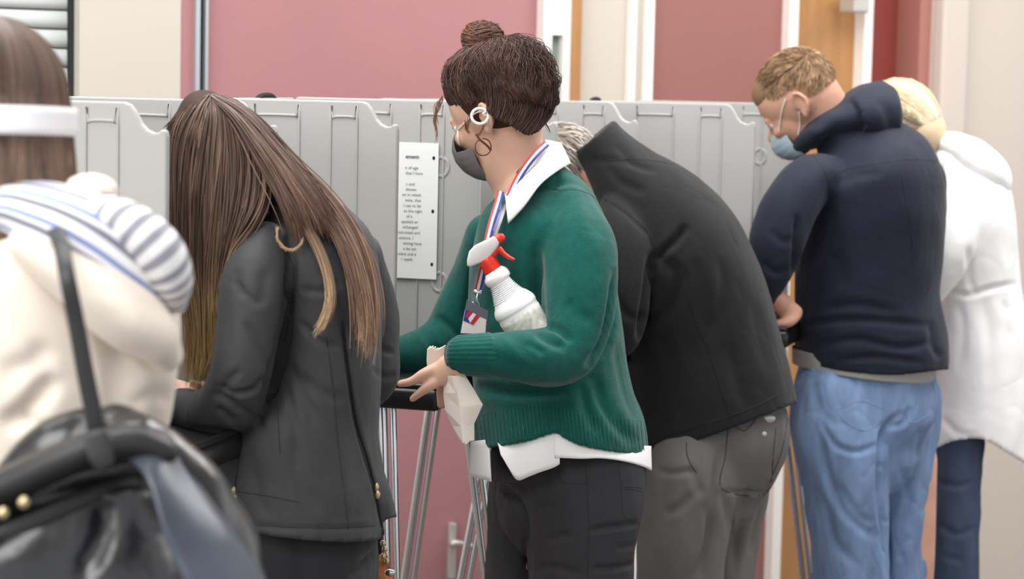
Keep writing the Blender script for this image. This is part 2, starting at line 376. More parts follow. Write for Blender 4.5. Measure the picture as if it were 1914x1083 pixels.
# ------------------------------------------------------------------ materials
MT = dict(
    pink=mat('rose_laminate', (172, 122, 125), 0.5, 0.35, var=0.05, vscale=1.3),
    darkred=mat('dark_red_paint', (140, 66, 58), 0.6), mauve=mat('mauve_paint', (176, 120, 112), 0.6),
    cream=mat('cream_paint', (200, 192, 181), 0.8, bump=0.1, bscale=120), beige=mat('beige_paint', (212, 200, 190), 0.85, bump=0.1, bscale=120),
    white=mat('white_trim_paint', (246, 242, 236), 0.5), slat=mat('shutter_metal', (203, 207, 206), 0.45, 0.4), black=mat('black_rubber', (22, 23, 25), 0.6),
    dark=mat('dark_gap', (44, 46, 50), 0.8), alu=mat('brushed_aluminium', (196, 203, 208), 0.4, metal=0.6),
    wood=mat('honey_wood_veneer', (178, 130, 84), 0.45, 0.35, var=0.12, vscale=6, stretch=(6, 6, 0.5)),
    floor=mat('grey_carpet', (120, 112, 105), 0.95, bump=0.5, bscale=300), ceil=mat('ceiling_paint', (240, 238, 234), 0.9),
    glass=mat('slit_glass', (150, 165, 158), 0.1, 0.6), steel=mat('satin_steel', (205, 203, 196), 0.35, metal=0.5),
    plastic=mat('grey_moulded_plastic', (176, 176, 174), 0.5, 0.35, bump=0.12, bscale=700, bdist=0.001), tray=mat('black_tray_plastic', (26, 26, 29), 0.32, 0.5),
    chrome=mat('chrome_tube', (215, 217, 220), 0.18, metal=0.95), paper=mat('white_paper', (240, 241, 240), 0.8), ink=mat('printed_ink', (95, 95, 98), 0.8),
    skin=mat('fair_skin', (214, 172, 150), 0.5, 0.35, sss=0.12, var=0.06, vscale=18), skin2=mat('ruddy_skin', (208, 160, 138), 0.5, 0.35, sss=0.12, var=0.08, vscale=18),
    eye=mat('eye_white', (235, 232, 228), 0.2), brown_iris=mat('brown_iris', (60, 38, 25), 0.2), blue_iris=mat('blue_iris', (70, 100, 125), 0.2),
    nail=mat('finger_nail', (232, 176, 150), 0.25, 0.5),
    charcoal=mat('charcoal_softshell', (59, 60, 63), 0.62, 0.3, bump=0.2, bscale=500, sheen=0.05), zip_=mat('zip_black', (30, 30, 33), 0.5),
    seam=mat('seam_thread', (48, 48, 51), 0.8), trouser=mat('black_stretch_trousers', (34, 34, 38), 0.8, sheen=0.1),
    green=mat('green_knit_wool', (14, 84, 76), 0.9, 0.15, bump=0.6, bscale=420, sheen=0.2, var=0.14, vscale=70, stretch=(1, 1, 0.6)),
    shirt=mat('white_cotton', (243, 243, 244), 0.8, sheen=0.1), jeans_black=mat('black_denim', (50, 49, 53), 0.7, 0.3, bump=0.2, bscale=600, var=0.06, vscale=30),
    blackcoat=mat('black_fleece', (36, 36, 38), 0.9, 0.2, bump=0.3, bscale=400, sheen=0.1), grey=mat('grey_work_trousers', (108, 106, 105), 0.85, 0.2, var=0.06, vscale=12, bump=0.15, bscale=400),
    navy=mat('navy_softshell', (29, 34, 50), 0.75, 0.25, bump=0.2, bscale=350, sheen=0.08), denim=mat('light_blue_denim', (120, 144, 180), 0.8, 0.2, var=0.16, vscale=11, stretch=(2.2, 2.2, 0.6), bump=0.2, bscale=400),
    denim_dark=mat('dark_blue_denim', (72, 84, 108), 0.8, 0.2, var=0.15, vscale=10, stretch=(2, 2, 0.6)),
    whitecoat=mat('white_anorak', (247, 247, 247), 0.8, sheen=0.1), creamcoat=mat('cream_coat_cloth', (240, 229, 216), 0.85, sheen=0.15),
    leather=mat('black_leather', (34, 35, 38), 0.3, 0.6, bump=0.35, bscale=60, coat=0.25, btype='VORONOI', bdist=0.002), stitch=mat('leather_strap', (46, 46, 48), 0.45, 0.4),
    patent=mat('worn_blue_grey_leather', (74, 80, 92), 0.32, 0.5, bump=0.4, bscale=26, var=0.3, vscale=9),
    greymask=mat('grey_cloth_mask', (112, 109, 110), 0.85, var=0.1, vscale=30), bluemask=mat('pale_blue_mask', (178, 200, 212), 0.8), elastic=mat('mask_elastic', (228, 222, 212), 0.7),
    bottle=mat('white_bottle_plastic', (246, 246, 247), 0.3, 0.45), red=mat('red_plastic', (232, 52, 36), 0.3, 0.5), greyplast=mat('sprayer_grey_plastic', (226, 222, 220), 0.35), label=mat('printed_label', (205, 205, 198), 0.6, var=0.25, vscale=90),
    napkin=mat('cream_paper_napkin', (250, 241, 230), 0.85), blue=mat('flag_blue', (42, 60, 140), 0.5), flagred=mat('flag_red', (190, 40, 50), 0.5), holder=mat('badge_holder_plastic', (92, 96, 104), 0.3, 0.5),
    gold=mat('brass_metal', (205, 190, 150), 0.3, metal=0.8), hoop=mat('brown_hoop', (96, 52, 36), 0.3), headband=mat('white_headband', (248, 248, 250), 0.7),
)
HV = mat_vc('hair_strands'); HV2 = mat_vc('hair_strands_matte', 0.6, 0.25)
def hb(col): return mat('hair_base', col, 0.7, 0.2)

# ------------------------------------------------------------------ room shell
def wt(px):                      # distance along the rear wall for a photograph column
    u = (px - IW / 2) / F; return (u * 5.75 + 1.31) / (0.857 - 0.514 * u)
WD = Vector((0.857, 0.514, 0)).normalized(); WN = Vector((WD.y, -WD.x, 0)); W0 = Vector((-1.31, 5.75, 0)); WFR = Matrix((WD, WN, Vector((0, 0, 1)))).transposed()
def wallbox(p0, p1, z0, z1, out0, out1, g=None):
    a, b = wt(p0), wt(p1); c = W0 + WD * (a + b) / 2 + WN * (out0 + out1) / 2; c.z = (z0 + z1) / 2
    return box(c, (b - a, abs(out1 - out0), z1 - z0), g, WFR)
def struct(name, g, m, smooth=False, bevel=0, parent=None):
    o = part(name, g, m, parent, smooth, bevel=bevel)
    if parent is None: o['kind'] = 'structure'
    return o
HC = 3.4
struct('floor', box((0, 4, -0.05), (14, 14, 0.1)), MT['floor'])
struct('ceiling', box((0, 4, HC + 0.05), (14, 14, 0.1)), MT['ceil'])
struct('wall_left', wallbox(-2200, 143, 0, HC, -0.3, -0.12), MT['cream'])
struct('wall_rear', wallbox(143, 331, 0, HC, -0.3, 0.0), MT['cream'])
struct('trim_1', wallbox(331, 356, 0, HC, -0.3, -0.004), MT['pink'])
g = G(); wallbox(356, 364, 0, HC, -0.1, 0.012, g); wallbox(374, 379, 0, HC, -0.1, 0.012, g); struct('trim_2', g, MT['alu'])
struct('trim_3', wallbox(364, 374, 0, HC, -0.1, -0.01), MT['black'])
d1 = struct('door_1', wallbox(379, 998, 0, HC, -0.3, -0.02), MT['pink'])
g = G(); wallbox(998, 1014, 0, HC, -0.3, 0.02, g); wallbox(1035, 1049, 0, HC, -0.3, 0.02, g); wallbox(1014, 1035, 1.83, HC, -0.3, 0.018, g); wallbox(1014, 1035, 0, 0.9, -0.3, 0.018, g); struct('window_1', g, MT['white'])
struct('trim_4', wallbox(1014, 1022, 0.9, 1.83, -0.1, -0.0), MT['dark'])
struct('window_2', wallbox(1021, 1035, 0.9, 1.83, -0.1, -0.01), MT['glass'])
struct('trim_5', wallbox(1049, 1065, 0, HC, -0.3, 0.03), MT['wood'])
struct('wall_middle', wallbox(1065, 1204, 0, HC, -0.3, 0.0), MT['cream'])
g = G(); wallbox(1158, 1171, 0, HC, -0.02, 0.02, g); wallbox(1188, 1204, 0, HC, -0.02, 0.02, g); struct('trim_6', g, MT['white'], bevel=0.004)
struct('wall_panel', wallbox(1204, 1450, 0, HC, -0.3, -0.01), mat('dusty_brick_paint', (152, 104, 98), 0.6, var=0.05, vscale=1.5))
g = G(); wallbox(1450, 1467, 0, HC, -0.1, 0.03, g); wallbox(1589, 1605, 0, HC, -0.1, 0.03, g); struct('trim_7', g, MT['white'], bevel=0.004)
d2 = struct('door_2', wallbox(1467, 1589, 0, HC, -0.3, -0.02), MT['wood'])
struct('wall_recess', wallbox(1605, 1706, 0, HC, -0.4, -0.12), MT['darkred'])
struct('trim_8', wallbox(1706, 1727, 0, HC, -0.4, -0.01), MT['mauve'])
struct('wall_right', wallbox(1727, 2600, 0, HC, -0.3, 0.0), MT['beige'])
g = G(); wallbox(1727, 1776, 0, HC, 0.0, 0.05, g); struct('trim_9', g, MT['beige'], bevel=0.01)
struct('trim_10', wallbox(1776, 1782, 0, HC, -0.01, 0.008), MT['alu'])
# roller shutter: curved slats with dark gaps
t0, t1 = wt(-500), wt(141); sh = empty('roller_shutter', W0 + WD * (t0 + t1) / 2, 'grey slatted roller shutter closed beside the cream wall section', 'shutter')
g = G(); ps = 0.0495
for i in range(66):
    z0 = 0.02 + i * ps
    pr = [(-0.09, z0 + 0.004), (-0.0770, z0 + 0.003), (-0.0765, z0 + ps * 0.5), (-0.078, z0 + ps - 0.002), (-0.09, z0 + ps)]
    v = []
    for t in (t0, t1):
        for o_, z_ in pr: q = W0 + WD * t + WN * o_; v.append((q.x, q.y, z_))
    g.add(v, [(j, j + 1, j + 6, j + 5) for j in range(4)])
part('slats', g, MT['slat'], sh, smooth=True)
part('guide_rail', box(W0 + WD * (t1 + 0.003) + WN * -0.08 + Vector((0, 0, 1.6)), (0.012, 0.08, 3.2), fr=WFR), MT['dark'], sh, False)
part('backing', box(W0 + WD * (t0 + t1) / 2 + WN * -0.1 + Vector((0, 0, 1.6)), (t1 - t0, 0.01, 3.2), fr=WFR), MT['dark'], sh, False)
# lever lock low on the rose door
def wp(px, py, out=0.0):         # point on the rear wall at a photograph pixel
    d = (P(px, py, 5) - CAM); n = WN; k = (W0 + WN * out - CAM).dot(n) / d.dot(n); return CAM + d * k
c = wp(843, 1030, 0.0); g = G()
box(wp(844, 1030, -0.01), (0.022, 0.02, 0.165), g, WFR); part('lock_plate', g, MT['steel'], d1, False, bevel=0.004)
part('lever_handle', tube([wp(846, 1016, -0.01), wp(846, 1016, 0.045), wp(862, 1017, 0.05), wp(888, 1023, 0.05)], 0.013, r2=0.007), MT['steel'], d1)
g = G(); box(wp(1597, 4, 0.06), (0.06, 0.08, 0.07), g, WFR); part('door_closer', g, MT['steel'], d2, False, bevel=0.008)

# ------------------------------------------------------------------ voting booths
TOP, TRAYZ = EYE - 0.049, EYE - 0.585      # heights: top of the screens, top of the tray
def rr_ring(u0, u1, w1, w0, v, r, g, rad=0.0028, cr=0.012):
    pts = [(u0, w0)]; pts += [(u0, w1 - cr), (u0 + cr * 0.3, w1 - cr * 0.3), (u0 + cr, w1), (u1 - cr, w1), (u1 - cr * 0.3, w1 - cr * 0.3), (u1, w1 - cr), (u1, w0)]
    loft([(Vector((a, v, b)), rad, rad) for a, b in pts], n=6, sub=2, g=g, depth=(0, 1, 0.001))
def booth(px, z, rd, W_, label, Wd=0.43, page=None, handle=True, hs=0.6, lip=0.09):
    o = P(px, 240, z); a = math.atan2(rd[1], rd[0]) - math.pi / 2       # local +y = along the row, +x = towards the voter
    e = empty('voting_booth', Vector((o.x, o.y, 0)), label, 'voting booth', 'voting booths in a row', rz=a)
    def prof(): # side screen outline in (u,w)
        h = TOP; pts = [(-Wd, TRAYZ - 0.03), (-Wd, h - 0.012), (-Wd + 0.012, h), (-0.072, h), (-0.062, h - 0.004), (-0.054, h - 0.014), (-0.043, h - 0.033), (-0.034, h - 0.042), (-0.022, h - 0.047), (-0.014, h - 0.046), (-0.008, h - 0.041), (-0.002, h - 0.043), (0, h - 0.052), (0.0, TRAYZ - 0.03)]
        return pts
    for v, sgn in ((0, 1), (W_, -1)):
        g = G(); prism([Vector((u, v, w_)) for u, w_ in prof()], (0, 1, 0), 0.016, g)
        s = part('side_screen', g, MT['plastic'], None, False, bevel=0.004); s.parent = e
        g = G()
        for vv in (v - 0.0085, v + 0.0085):
            for u0, u1, hh in ((-0.135, -0.081, 0.030), (-0.295, -0.2, 0.030), (-0.415, -0.36, 0.030)):
                rr_ring(u0, u1, TOP - hh, TRAYZ + 0.03, vv, 0, g)
        s2 = part('moulded_rib', g, MT['plastic'], None, True); s2.parent = s
        # round hand holes with raised lip on the inner face
        vi = v + 0.009 * sgn
        for uu, ww in ((-0.085, TOP - 0.14), (-0.085, TOP - 0.385)):
            g = G(); q = [Vector((uu + 0.016 * math.cos(t), vi, ww + 0.020 * math.sin(t))) for t in np.linspace(0, 2 * math.pi, 17)]
            loft([(p, 0.0038, 0.0014) for p in q], n=8, sub=1, g=g, depth=(0, 1, 0.01))
            s3 = part('finger_recess', g, MT['plastic'], None); s3.parent = s
    g = G(); box((-Wd, W_ / 2, (TOP + TRAYZ) / 2 - 0.012), (0.014, W_ - 0.02, TOP - TRAYZ + 0.02), g)
    for v0 in (0.06, W_ * 0.55):
        box((-Wd + 0.008, v0 + W_ * 0.16, (TOP + TRAYZ) / 2), (0.006, W_ * 0.3, 0.36), g)
    s = part('back_screen', g, MT['plastic'], None, False, bevel=0.004); s.parent = e
    if handle:
        g = G(); loft([(Vector((-Wd, W_ * hs, TOP - 0.008)), 0.005, 0.005), (Vector((-Wd, W_ * (hs + .06), TOP + 0.001)), 0.006, 0.006), (Vector((-Wd, W_ * (hs + .16), TOP + 0.002)), 0.006, 0.006), (Vector((-Wd, W_ * (hs + .22), TOP - 0.010)), 0.005, 0.005)], n=10, g=g, depth=(1, 0, 0)); s = part('carry_handle', g, MT['black']); s.parent = e
    # tray with raised rim
    g = G(); box(((lip - Wd - 0.01) / 2 + 0.005, W_ / 2, TRAYZ - 0.026), (Wd + lip + 0.02, W_ + 0.05, 0.044), g)
    s = part('tray', g, MT['tray'], None, True, bevel=0.012); s.parent = e
    g = G(); q = [(lip, -0.015), (lip, W_ + 0.015), (-Wd + 0.01, W_ + 0.015), (-Wd + 0.01, -0.015), (lip, -0.015)]
    for i in range(4): tube([Vector((*q[i], TRAYZ - 0.002)), Vector((*q[i + 1], TRAYZ - 0.002))], 0.007, g, sub=2)
    s = part('tray_rim', g, MT['tray'], None); s.parent = e
    H0 = TRAYZ - 0.05
    for (u0, v0, u1, v1) in ((-0.03, 0.02, 0.03, -0.02), (-0.13, 0.02, -0.30, -0.02), (-0.03, W_ - 0.02, 0.03 + 0.09, W_ + 0.02), (-0.09, W_ - 0.02, -0.24, W_ + 0.02)):
        A = Vector((u0, v0, H0)); B = Vector((u1, v1, 0.012)); g = G(); tube([A, (A + B) / 2, B], 0.0085, g, n=12); d = Vector((0.021, 0, 0)); tube([A + d, (A + B) / 2 + d, B + d * 0.9], 0.0065, g, n=10)
        s = part('leg', g, MT['chrome'], None); s.parent = e
        g = G(); tube([B + Vector((0.01, 0, -0.008)), B + Vector((0.01, 0, 0.04))], 0.02, g, n=12, sub=2); s2 = part('foot_cap', g, MT['black']); s2.parent = s
    g = G(); ell((0.0, W_ - 0.01, TRAYZ - 0.075), (0.016, 0.014, 0.022), None, g, 8); s = part('leg_latch', g, MT['black']); s.parent = e
    return e
BA = booth(315, 3.5, (0.235, 0.972), 0.50, 'grey plastic voting booth where the long-haired voter leans in, nearest the shutter', handle=False, lip=0.052)
BB = booth(745, 4.27, (0.30, 0.954), 0.50, 'grey plastic voting booth with black tray directly beside the person in green')
BC = booth(1042, 4.85, (0.38, 0.925), 0.52, 'grey plastic voting booth mostly hidden behind the person in green and the black jacket', handle=False)
BD = booth(1412, 5.42, (0.30, 0.954), 0.50, 'grey plastic voting booth farthest down the row, used by the man in navy', hs=0.1)

def text_on(parent, s, base, right, upv, size, m, name='printed_line', bold=0.0):
    cu = bpy.data.curves.new(name, 'FONT'); cu.body = s; cu.size = size; cu.align_x = 'RIGHT'; cu.offset = bold
    o = bpy.data.objects.new(name, cu); COL.objects.link(o); dg = bpy.context.evaluated_depsgraph_get(); dg.update()
    me = bpy.data.meshes.new_from_object(o.evaluated_get(dg)); bpy.data.objects.remove(o)
    n = right.cross(upv); me.transform(Matrix.Translation(base) @ Matrix((right, upv, n)).transposed().to_4x4())
    return link(name, me, m, parent, False)
def booth_pt(B, u, v, w_): return B.matrix_world @ Vector((u, v, w_))
def sheet(B, W_, u1, ztop, wd, ht, label, group, lines, holes=True):
    """instruction sheet taped on the inner face of the far side screen; u1 = edge nearest the voter"""
    r = (B.matrix_world.to_3x3() @ Vector((1, 0, 0))).normalized(); up = Vector((0, 0, 1)); n = r.cross(up)
    v = W_ - 0.0135; pts = [booth_pt(B, u1 - wd, v, ztop), booth_pt(B, u1, v, ztop), booth_pt(B, u1, v, ztop - ht), booth_pt(B, u1 - wd, v, ztop - ht)]
    o = part('instruction_sheet', prism(pts, n, 0.0008), MT['paper'], None, False); tag(o, label, 'paper sign', group)
    for s, y, x, sz in lines:
        text_on(o, s, booth_pt(B, u1 - x, v - 0.0012, ztop - y), r, up, sz, MT['ink'], bold=0.00025 if sz > 0.0095 else 0)
    if holes:
        for y in (0.032, 0.145, 0.258):
            g = G(); ell(booth_pt(B, u1 - 0.010, v - 0.0006, ztop - y), (0.0035, 0.001, 0.0042), None, g, 8); part('punch_hole', g, MT['black'], o)
    return o
TX = ['n of age', 'that I have', None, 'n and', 'shown', 'on in which', 'note, that', 'I use to be', 'as the right', 'of a', 'spoiled or', 'xchanged', 'nstructed and', 'uctions. I', 'sisting have', 'o be set', 'ment and a', 'r teeth.']
X_ = [0.045, 0.034, 0, 0.052, 0.048, 0.037, 0.037, 0.037, 0.034, 0.056, 0.043, 0.043, 0.038, 0.053, 0.034, 0.046, 0.046, 0.052]
L_ = [('ement:', 0.034, 0.042, 0.0115)] + [(s, 0.057 + 0.0115 * i, X_[i] + 0.001 * 0, 0.0092) for i, s in enumerate(TX) if s]
sheet(BB, 0.50, -0.090, EYE - 0.139, 0.216, 0.290, 'white punched instruction page on the screen between the two women', 'instruction pages inside the booths', L_)
g = None
def find_u(B, v, px):            # local u on the far screen where column px falls
    lo, hi = -0.45, 0.1
    for _ in range(40):
        mid = (lo + hi) / 2; q = booth_pt(B, mid, v, 1.3); x = proj(np.array([list(q)]))[0, 0]
        if x < px: lo = mid
        else: hi = mid
    return lo
sA = sheet(BA, 0.50, find_u(BA, 0.49, 385), EYE - 0.225, 0.19, 0.185, 'white ruled page seen through the long brown hair', 'instruction pages inside the booths', [], holes=False)
g = G(); uA = find_u(BA, 0.49, 385)
for i in range(9): p0 = booth_pt(BA, uA - 0.17, 0.4845, EYE - 0.24 - i * 0.018); p1 = booth_pt(BA, uA - 0.01, 0.4845, EYE - 0.24 - i * 0.018); tube([p0, p1], 0.0009, g, n=4, sub=1)
for uu in (0.17, 0.145, 0.09, 0.01): tube([booth_pt(BA, uA - uu, 0.4845, EYE - 0.24), booth_pt(BA, uA - uu, 0.4845, EYE - 0.384)], 0.0009, g, n=4, sub=1)
part('ruled_grid', g, MT['ink'], sA)
#PEOPLE
# ------------------------------------------------------------------ people
def person(name, label, pieces, skin, voxel, children=()):
    o = organic(name, pieces, skin, None, voxel=voxel, smooth=3); return tag(o, label, 'person')

# ===== voter with long brown hair, charcoal jacket ==================
z = 3.78
HV_ = Head(P(398, 275, z), (-0.72, 0.22, -0.66), (-0.62, 0.0, 0.78), 0.92)
g = G(); HV_.build(g); 
loft([(HV_.p(-0.02, 0, -0.04), 0.055, 0.055), N(500, 360, 62, 0.055, z), N(560, 420, 70, 0.07, z)], g=g)
loft([N(545, 420, 70, 0.10, z), N(590, 500, 80, 0.11, z), N(600, 600, 80, 0.10, z), N(590, 700, 80, 0.10, z), N(575, 850, 90, 0.10, z), N(578, 980, 80, 0.09, z)], g=g)
def handg(g, wrist, palm, spread, fingers):
    """wrist, palm: nodes; fingers: lists of (px,py,z) with half width px"""
    loft([wrist, palm, spread], g=g, n=20)
    for pts, r0, r1 in fingers:
        rr = np.linspace(r0, r1, len(pts)); loft([(P(a, b, c), M(r, c), M(r, c)) for (a, b, c), r in zip(pts, rr)], n=14, sub=4, g=g)
loft([N(480, 480, 40, 0.04, z - .12), N(470, 640, 36, 0.04, z - .14), N(450, 770, 28, 0.03, z - .1), N(330, 750, 26, 0.03, z - 0.0)], g=g)
handg(g, N(365, 748, 24, 0.022, z + .02), N(330, 742, 34, 0.018, z + .04), N(300, 738, 30, 0.013, z + .06),
      [([(305, 725, z + .05), (280, 718, z + .06), (262, 724, z + .07)], 9, 7), ([(303, 735, z + .07), (272, 732, z + .09), (255, 742, z + .1)], 9, 7), ([(303, 744, z + .07), (275, 746, z + .09), (260, 754, z + .09)], 9, 7), ([(305, 752, z + .05), (283, 757, z + .06), (270, 763, z + .06)], 8, 6), ([(352, 735, z + .0), (368, 724, z - .01), (360, 716, z - .01)], 11, 8)])
loft([N(665, 480, 36, 0.04, z + .16), N(705, 700, 30, 0.04, z + .18), N(600, 740, 26, 0.03, z + .2), N(420, 745, 24, 0.03, z + .16)], g=g)
handg(g, N(430, 745, 22, 0.02, z + .16), N(395, 740, 30, 0.018, z + .15), N(370, 738, 26, 0.014, z + .14),
      [([(372, 728, z + .14), (345, 722, z + .13), (330, 730, z + .13)], 9, 7), ([(370, 736, z + .13), (342, 736, z + .12), (326, 742, z + .12)], 9, 7), ([(370, 744, z + .13), (344, 747, z + .12), (331, 752, z + .12)], 9, 7), ([(372, 750, z + .14), (350, 757, z + .13), (340, 760, z + .13)], 8, 6), ([(395, 728, z + .1), (375, 722, z + .09), (362, 722, z + .09)], 10, 8)])
for px, zz in ((540, z - .07), (620, z + .07)):
    b = P(px, 1083, zz); loft([N(px, 990, 45, 0.06, zz), N(px, 1083, 45, 0.06, zz), W(b.x, b.y, 0.5, 0.045), W(b.x + .01, b.y, 0.08, 0.035)], g=g)
V = person('person', 'person with very long brown hair in a charcoal jacket, head bowed into the booth', g, MT['skin'], 0.0045)
HV_.eyes(V, 'brown_iris'); HV_.mask(MT['bluemask'], V)
# jacket
g = G()
loft([N(520, 385, 52, 0.075, z), N(545, 425, 92, 0.13, z), N(580, 480, 122, 0.165, z), N(604, 560, 112, 0.165, z), N(600, 640, 115, 0.155, z), N(592, 720, 122, 0.15, z), N(568, 800, 149, 0.155, z), N(553, 880, 168, 0.165, z), N(556, 960, 163, 0.17, z), N(560, 1040, 158, 0.168, z)], n=40, g=g, cap=(1, 0))
loft([N(492, 470, 48, 0.06, z - .12), N(478, 530, 62, 0.065, z - .16), N(466, 610, 60, 0.062, z - .17), N(452, 690, 58, 0.058, z - .17), N(428, 752, 58, 0.052, z - .13), N(388, 772, 46, 0.045, z - .08), N(350, 768, 40, 0.04, z - .03), N(328, 764, 36, 0.036, z)], g=g)
loft([N(672, 480, 44, 0.05, z + .12), N(692, 560, 48, 0.055, z + .16), N(700, 640, 46, 0.052, z + .17), N(700, 705, 44, 0.05, z + .17), N(670, 735, 36, 0.045, z + .18), N(560, 745, 32, 0.04, z + .19), N(440, 748, 30, 0.036, z + .17)], g=g)
loft([N(700, 880, 16, 0.05, z + .02), N(712, 930, 22, 0.05, z + .02), N(722, 975, 24, 0.045, z + .02)], g=g, cap=(1, 0))
fl = [([(545, 470), (540, 560), (528, 640), (505, 720), (480, 790)], 12, 0.016), ([(500, 790), (520, 700), (540, 600)], 22, 0.008), ([(395, 735), (432, 752), (470, 775), (495, 800)], 10, 0.008), ([(405, 760), (440, 790)], 9, 0.006), ([(400, 745), (420, 720), (450, 690)], 10, 0.006), ([(345, 800), (400, 805), (460, 812)], 8, 0.004),
      ([(560, 540), (600, 545), (640, 530)], 10, 0.004), ([(560, 700), (600, 735), (650, 745)], 14, 0.004), ([(520, 660), (560, 720), (590, 800)], 16, 0.005), ([(540, 820), (560, 900), (600, 960)], 18, 0.004), ([(470, 860), (480, 920), (500, 970)], 16, 0.004), ([(640, 600), (664, 780), (700, 910), (714, 990)], 5, 0.009), ([(430, 520), (470, 560), (500, 570)], 9, 0.004), ([(455, 600), (490, 650), (505, 700)], 10, 0.005), ([(500, 700), (470, 730), (430, 740)], 8, 0.006), ([(530, 700), (550, 790), (560, 880)], 12, 0.004), ([(400, 720), (440, 735), (480, 730)], 7, 0.006), ([(560, 600), (600, 640), (640, 650)], 9, 0.005), ([(450, 990), (450, 1000)], 10, 0.004), ([(695, 640), (715, 655), (738, 660)], 7, 0.005), ([(698, 690), (718, 706), (740, 700)], 7, 0.005), ([(440, 979), (530, 986), (620, 988), (705, 984)], 5, 0.003), ([(500, 500), (490, 570)], 18, 0.004), ([(440, 500), (450, 560)], 12, 0.003), ([(610, 480), (640, 560), (655, 640)], 20, 0.004)]
J = organic('jacket', g, MT['charcoal'], V, voxel=0.0048, folds=fl, wr=(0.0045, (11, 11, 7), 0.0035), hem=[(380, 950), (432, 978), (480, 998), (560, 1010), (640, 1015), (700, 1012), (714, 1003), (718, 975), (745, 966)])
t = bvh(J)
g = G()
for pts in ([(610, 631), (622, 720), (632, 823), (652, 990)], [(518, 725), (520, 790), (524, 850)], [(437, 978), (530, 985), (620, 988), (700, 983)], [(445, 920), (500, 928), (560, 940)], [(530, 460), (548, 500), (546, 560), (532, 640)]):
    loft([(p, 0.0009, 0.0009) for p in drape(t, pts, 0.0)], n=6, sub=1, g=g)
part('seam_stitching', g, MT['seam'], J)
seam('pocket_zip', t, [(450, 835), (443, 880), (437, 925), (430, 965)], 0.0022, MT['zip_'], J)
seam('vent_zip', t, [(640, 600), (652, 690), (666, 787), (685, 850), (701, 912), (713, 985)], 0.0024, MT['zip_'], J)
for a, b in ((437, 918), (704, 912)):
    g = G(); q = on(t, a, b, 0.004); ell(q, (0.004, 0.003, 0.008), None, g, 8); ell(q + Vector((0.002, -0.002, -0.012)), (0.0045, 0.002, 0.007), None, g, 8); part('zip_pull', g, MT['gold'], J)
legs([[N(530, 985, 74, 0.07, z - .06), N(530, 1083, 80, 0.08, z - .07)], [N(630, 985, 72, 0.07, z + .07), N(640, 1083, 72, 0.08, z + .09)]], MT['trouser'], V, folds=[([(720, 1010), (690, 1045), (655, 1083)], 8, 0.012)], hips=[N(568, 930, 105, 0.12, z), N(575, 1000, 124, 0.135, z), N(580, 1060, 125, 0.14, z)])
shoe(530, z - .08, MT['black'], V); shoe(640, z + .1, MT['black'], V)
# hair
HB = hb((66, 50, 43))
g = G(); HV_.e(g, (-0.004, 0, 0.006), (0.094, 0.078, 0.086)); HV_.e(g, (-0.025, 0, -0.03), (0.076, 0.074, 0.076))
loft([N(380, 215, 48, 0.06, z), N(384, 300, 58, 0.075, z), N(388, 400, 56, 0.05, z - .02), N(388, 470, 34, 0.03, z - .03), N(386, 530, 16, 0.014, z - .04)], g=g)
loft([N(420, 250, 45, 0.05, z), N(480, 325, 36, 0.05, z - .01), N(545, 385, 30, 0.05, z - .02), N(610, 450, 18, 0.04, z - .06), N(655, 530, 8, 0.02, z - .1)], g=g)
loft([N(420, 290, 56, 0.06, z - .01), N(460, 360, 52, 0.05, z - .03), N(465, 410, 44, 0.045, z - .05), N(440, 460, 30, 0.03, z - .06)], g=g)
hair = organic('hair', g, HB, V, voxel=0.006, smooth=8)
zf = z - 0.115
def gz(pts, z0, z1, sag=0.0):
    n = len(pts) - 1; out = []
    for i, (x, y) in enumerate(pts):
        d2 = ((x - 400) ** 2 + (y - 272) ** 2) / 96.0 ** 2; zz = z0 + (z1 - z0) * i / n - sag * math.sin(math.pi * i / n)
        if d2 < 1: zz = min(zz, 3.78 - 0.008 - 0.092 * math.sqrt(1 - d2))
        out.append(P(x, y, zz))
    return out
cur = [gz([(385, 183), (345, 203), (322, 245), (316, 330), (318, 400), (330, 480), (345, 560), (350, 640), (350, 712)], z, z - .02),
       gz([(390, 181), (362, 208), (336, 262), (330, 370), (336, 480), (352, 560), (358, 640), (352, 722)], z - .03, z - .03, .03),
       gz([(393, 181), (375, 215), (355, 300), (350, 400), (352, 490), (366, 570), (374, 650), (362, 724)], z - .03, z - .04, .06),
       gz([(397, 181), (395, 225), (385, 310), (380, 400), (384, 500), (390, 600), (390, 680), (378, 724)], z - .04, z - .06, .08),
       gz([(400, 182), (420, 225), (425, 310), (420, 400), (410, 500), (408, 600), (412, 660), (388, 720)], z - .04, z - .08, .09),
       gz([(403, 182), (440, 225), (465, 300), (462, 380), (440, 450), (420, 540), (424, 610), (408, 690)], z - .04, z - .10, .08),
       gz([(405, 182), (455, 230), (495, 300), (505, 370), (480, 425), (436, 480), (420, 560), (425, 625), (400, 700)], z - .04, z - .12, .09)]
S1 = between(cur, 1150, k=30, jit=0.0055, clump=0.65, zj=0.008)
strands('hair_strands', S1, 0.0013, (94, 74, 63), (216, 182, 128), HV, hair, var=0.27, tipstart=0.6)
back = [gz([(400, 181), (445, 220), (490, 285), (525, 345), (556, 400), (585, 450), (606, 500), (616, 560), (604, 605), (584, 634)], z - .04, z - .20, .06),
        gz([(403, 181), (445, 216), (496, 284), (532, 344), (564, 400), (592, 450), (612, 500), (621, 560), (607, 605), (586, 634)], z - .04, z - .195, .05)]
S2 = between(back, 130, k=30, jit=0.003, clump=0.9, zj=0.006)
